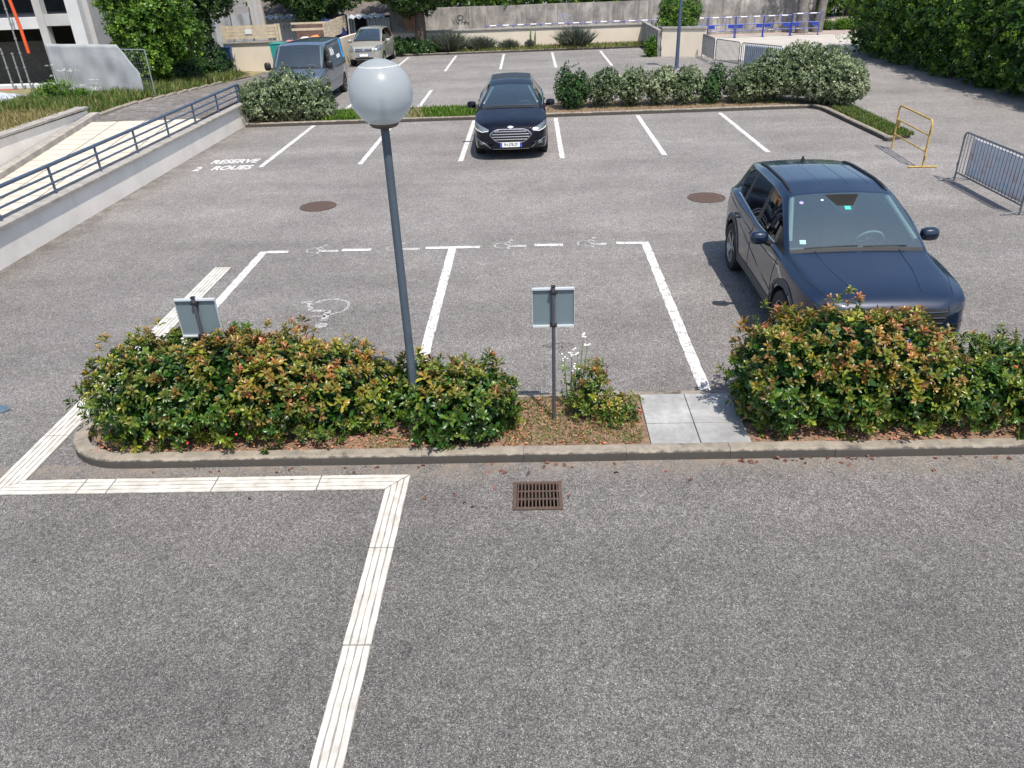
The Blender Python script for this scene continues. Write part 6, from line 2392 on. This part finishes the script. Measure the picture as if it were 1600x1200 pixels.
# --- blue grey panel van
VANP = m_carpaint('blue_grey_paint', (.072, .098, .138), .2, .40)
p = dict(F=2.42, C=1.48, H=.72, B=.35, Cp=-1.2, R=-2.35, T=-2.50, W=1.0, zh=1.02, zc=1.20, zb=.28, zr=1.97, zrr=1.92, wr=.84, wc=.86, belt=1.16, beltr=1.20,
         ax=(1.50, -1.45), rw=.34, paint=VANP, boxy=True, panel=True, shoulder=.3, mirror=(1.22, 1.28), mirror_m=TRIM, bigmirror=True, hood_w=.84, handle=TRIM, seat_h=.35, rim=CLAD)
van, oc = car('blue grey panel van parked behind the wide pale shrub', 'van', 'panel_van', -8.22, 29.9, R(.3), p)
for sg in (1, -1):
    hl_ = oc.patch('headlight', LENS, 'front', [(sg * .52, .93), (sg * .74, .98), (sg * .90, 1.02)], [(sg * .52, .85), (sg * .76, .82), (sg * .90, .84)], .008, 10, 4)
    oc.patch('headlight_bulb', TRIM, 'front', [(sg * .66, .93), (sg * .80, .95)], [(sg * .66, .87), (sg * .80, .87)], .014, 5, 3, parent=hl_)
grl = oc.patch('grille', TRIM, 'front', [(-.5, .92), (.5, .92)], [(-.5, .78), (.5, .78)], .006, 12, 4)
oc.line('grille_bar', CHROME, 'front', [(-.5, .87), (.5, .87)], .014, .010, parent=grl)
em = oc.patch('emblem', CHROME, 'front', [(-.05, .90), (0, .98), (.05, .90)], [(-.05, .88), (0, .80), (.05, .88)], .016, 6, 4)
plate(van, 2.44, .58, '')
# decals on the left flank (towards the picture's right)
oc.patch('flank_decal', mat('cyan_decal', (.02, .36, .78), .4), 'left', [(-2.08, 1.86), (-1.78, 1.86)], [(-2.25, 1.12), (-2.02, 1.12)], .004, 6, 8)
oc.patch('flank_panel', mat('dark_decal', (.06, .085, .12), .4), 'left', [(-1.95, 1.72), (.15, 1.72)], [(-1.95, 1.22), (.15, 1.22)], .003, 14, 8)
oc.patch('flank_label', WHITEP, 'left', [(-1.55, 1.39), (-.95, 1.39)], [(-1.55, 1.27), (-.95, 1.27)], .007, 8, 2)
# illegible white emblem: broken blocks of paint
for (x0, x1, za, zb2) in ((-.14, -.02, 1.70, 1.44), (-.30, -.18, 1.66, 1.46), (-.44, -.34, 1.70, 1.52), (-.62, -.48, 1.62, 1.44), (-.40, -.16, 1.52, 1.44)):
    oc.patch('flank_emblem', WHITEP, 'left', [(x1, za), (x0, za)], [(x1 - .05, zb2), (x0 - .05, zb2)], .007, 4, 4)
for ax, sg in (('left', 1), ('right', -1)):
    oc.line('slide_rail', TRIM, ax, [(-.3, 1.02), (-2.2, 1.02)], .010, .0)
    oc.line('flank_crease', p['paint'], ax, [(1.0, .66), (-1.0, .66)], .012, -.004)
MB().box(.95, 1.35, -.35, -.05, 1.115, 1.14).build('paper', mat('paper', (.75, .75, .68), .8), van)
MB().box(1.0, 1.30, .25, .6, 1.115, 1.15).build('paper', mat('paper', (.75, .75, .68), .8), van)
oc.line('aerial', TRIM, 'top', [(.62, -.62), (.56, -.62)], .012, .02)

# --- silver people carrier
SILV = m_carpaint('champagne_paint', (.37, .36, .31), .3, .40)
p = dict(F=2.02, C=1.12, H=.25, B=-.20, Cp=-1.0, R=-1.65, T=-2.02, W=.85, zh=.90, zc=1.07, zb=.21, zr=1.62, zrr=1.55, wr=.60, wc=.68, belt=1.0, beltr=1.07,
         ax=(1.28, -1.32), rw=.30, paint=SILV, shoulder=.35, mirror=(.70, 1.05), hood_w=.66)
mv, oc = car('silver beige people carrier at the end of the far bays', 'car', 'parked_car', -7.95, 41.3, R(-2.0), p)
for sg in (1, -1):
    oc.patch('headlight', LENS, 'front', [(sg * .48, .80), (sg * .62, .90), (sg * .78, .93)], [(sg * .48, .68), (sg * .64, .68), (sg * .79, .72)], .008, 10, 4)
    oc.line('roof_strip', TRIM, 'top', [(.15, sg * .53), (-1.5, sg * .52)], .008, .002)
grl = oc.patch('grille', TRIM, 'front', [(-.40, .80), (.40, .80)], [(-.40, .68), (.40, .68)], .006, 12, 4)
oc.line('grille_bar', CHROME, 'front', [(-.38, .745), (.38, .745)], .016, .012, parent=grl)
oc.line('grille_rim', CHROME, 'front', [(-.40, .80), (.40, .80), (.40, .68), (-.40, .68), (-.40, .80)], .010, .010, parent=grl)
oc.patch('emblem', CHROME, 'front', [(-.05, .77), (0, .79), (.05, .77)], [(-.05, .72), (0, .70), (.05, .72)], .02, 6, 4)
oc.patch('lower_intake', TRIM, 'front', [(-.45, .42), (.45, .42)], [(-.42, .30), (.42, .30)], .006, 12, 3)
plate(mv, 2.04, .52, '')
bpy.context.view_layer.update()
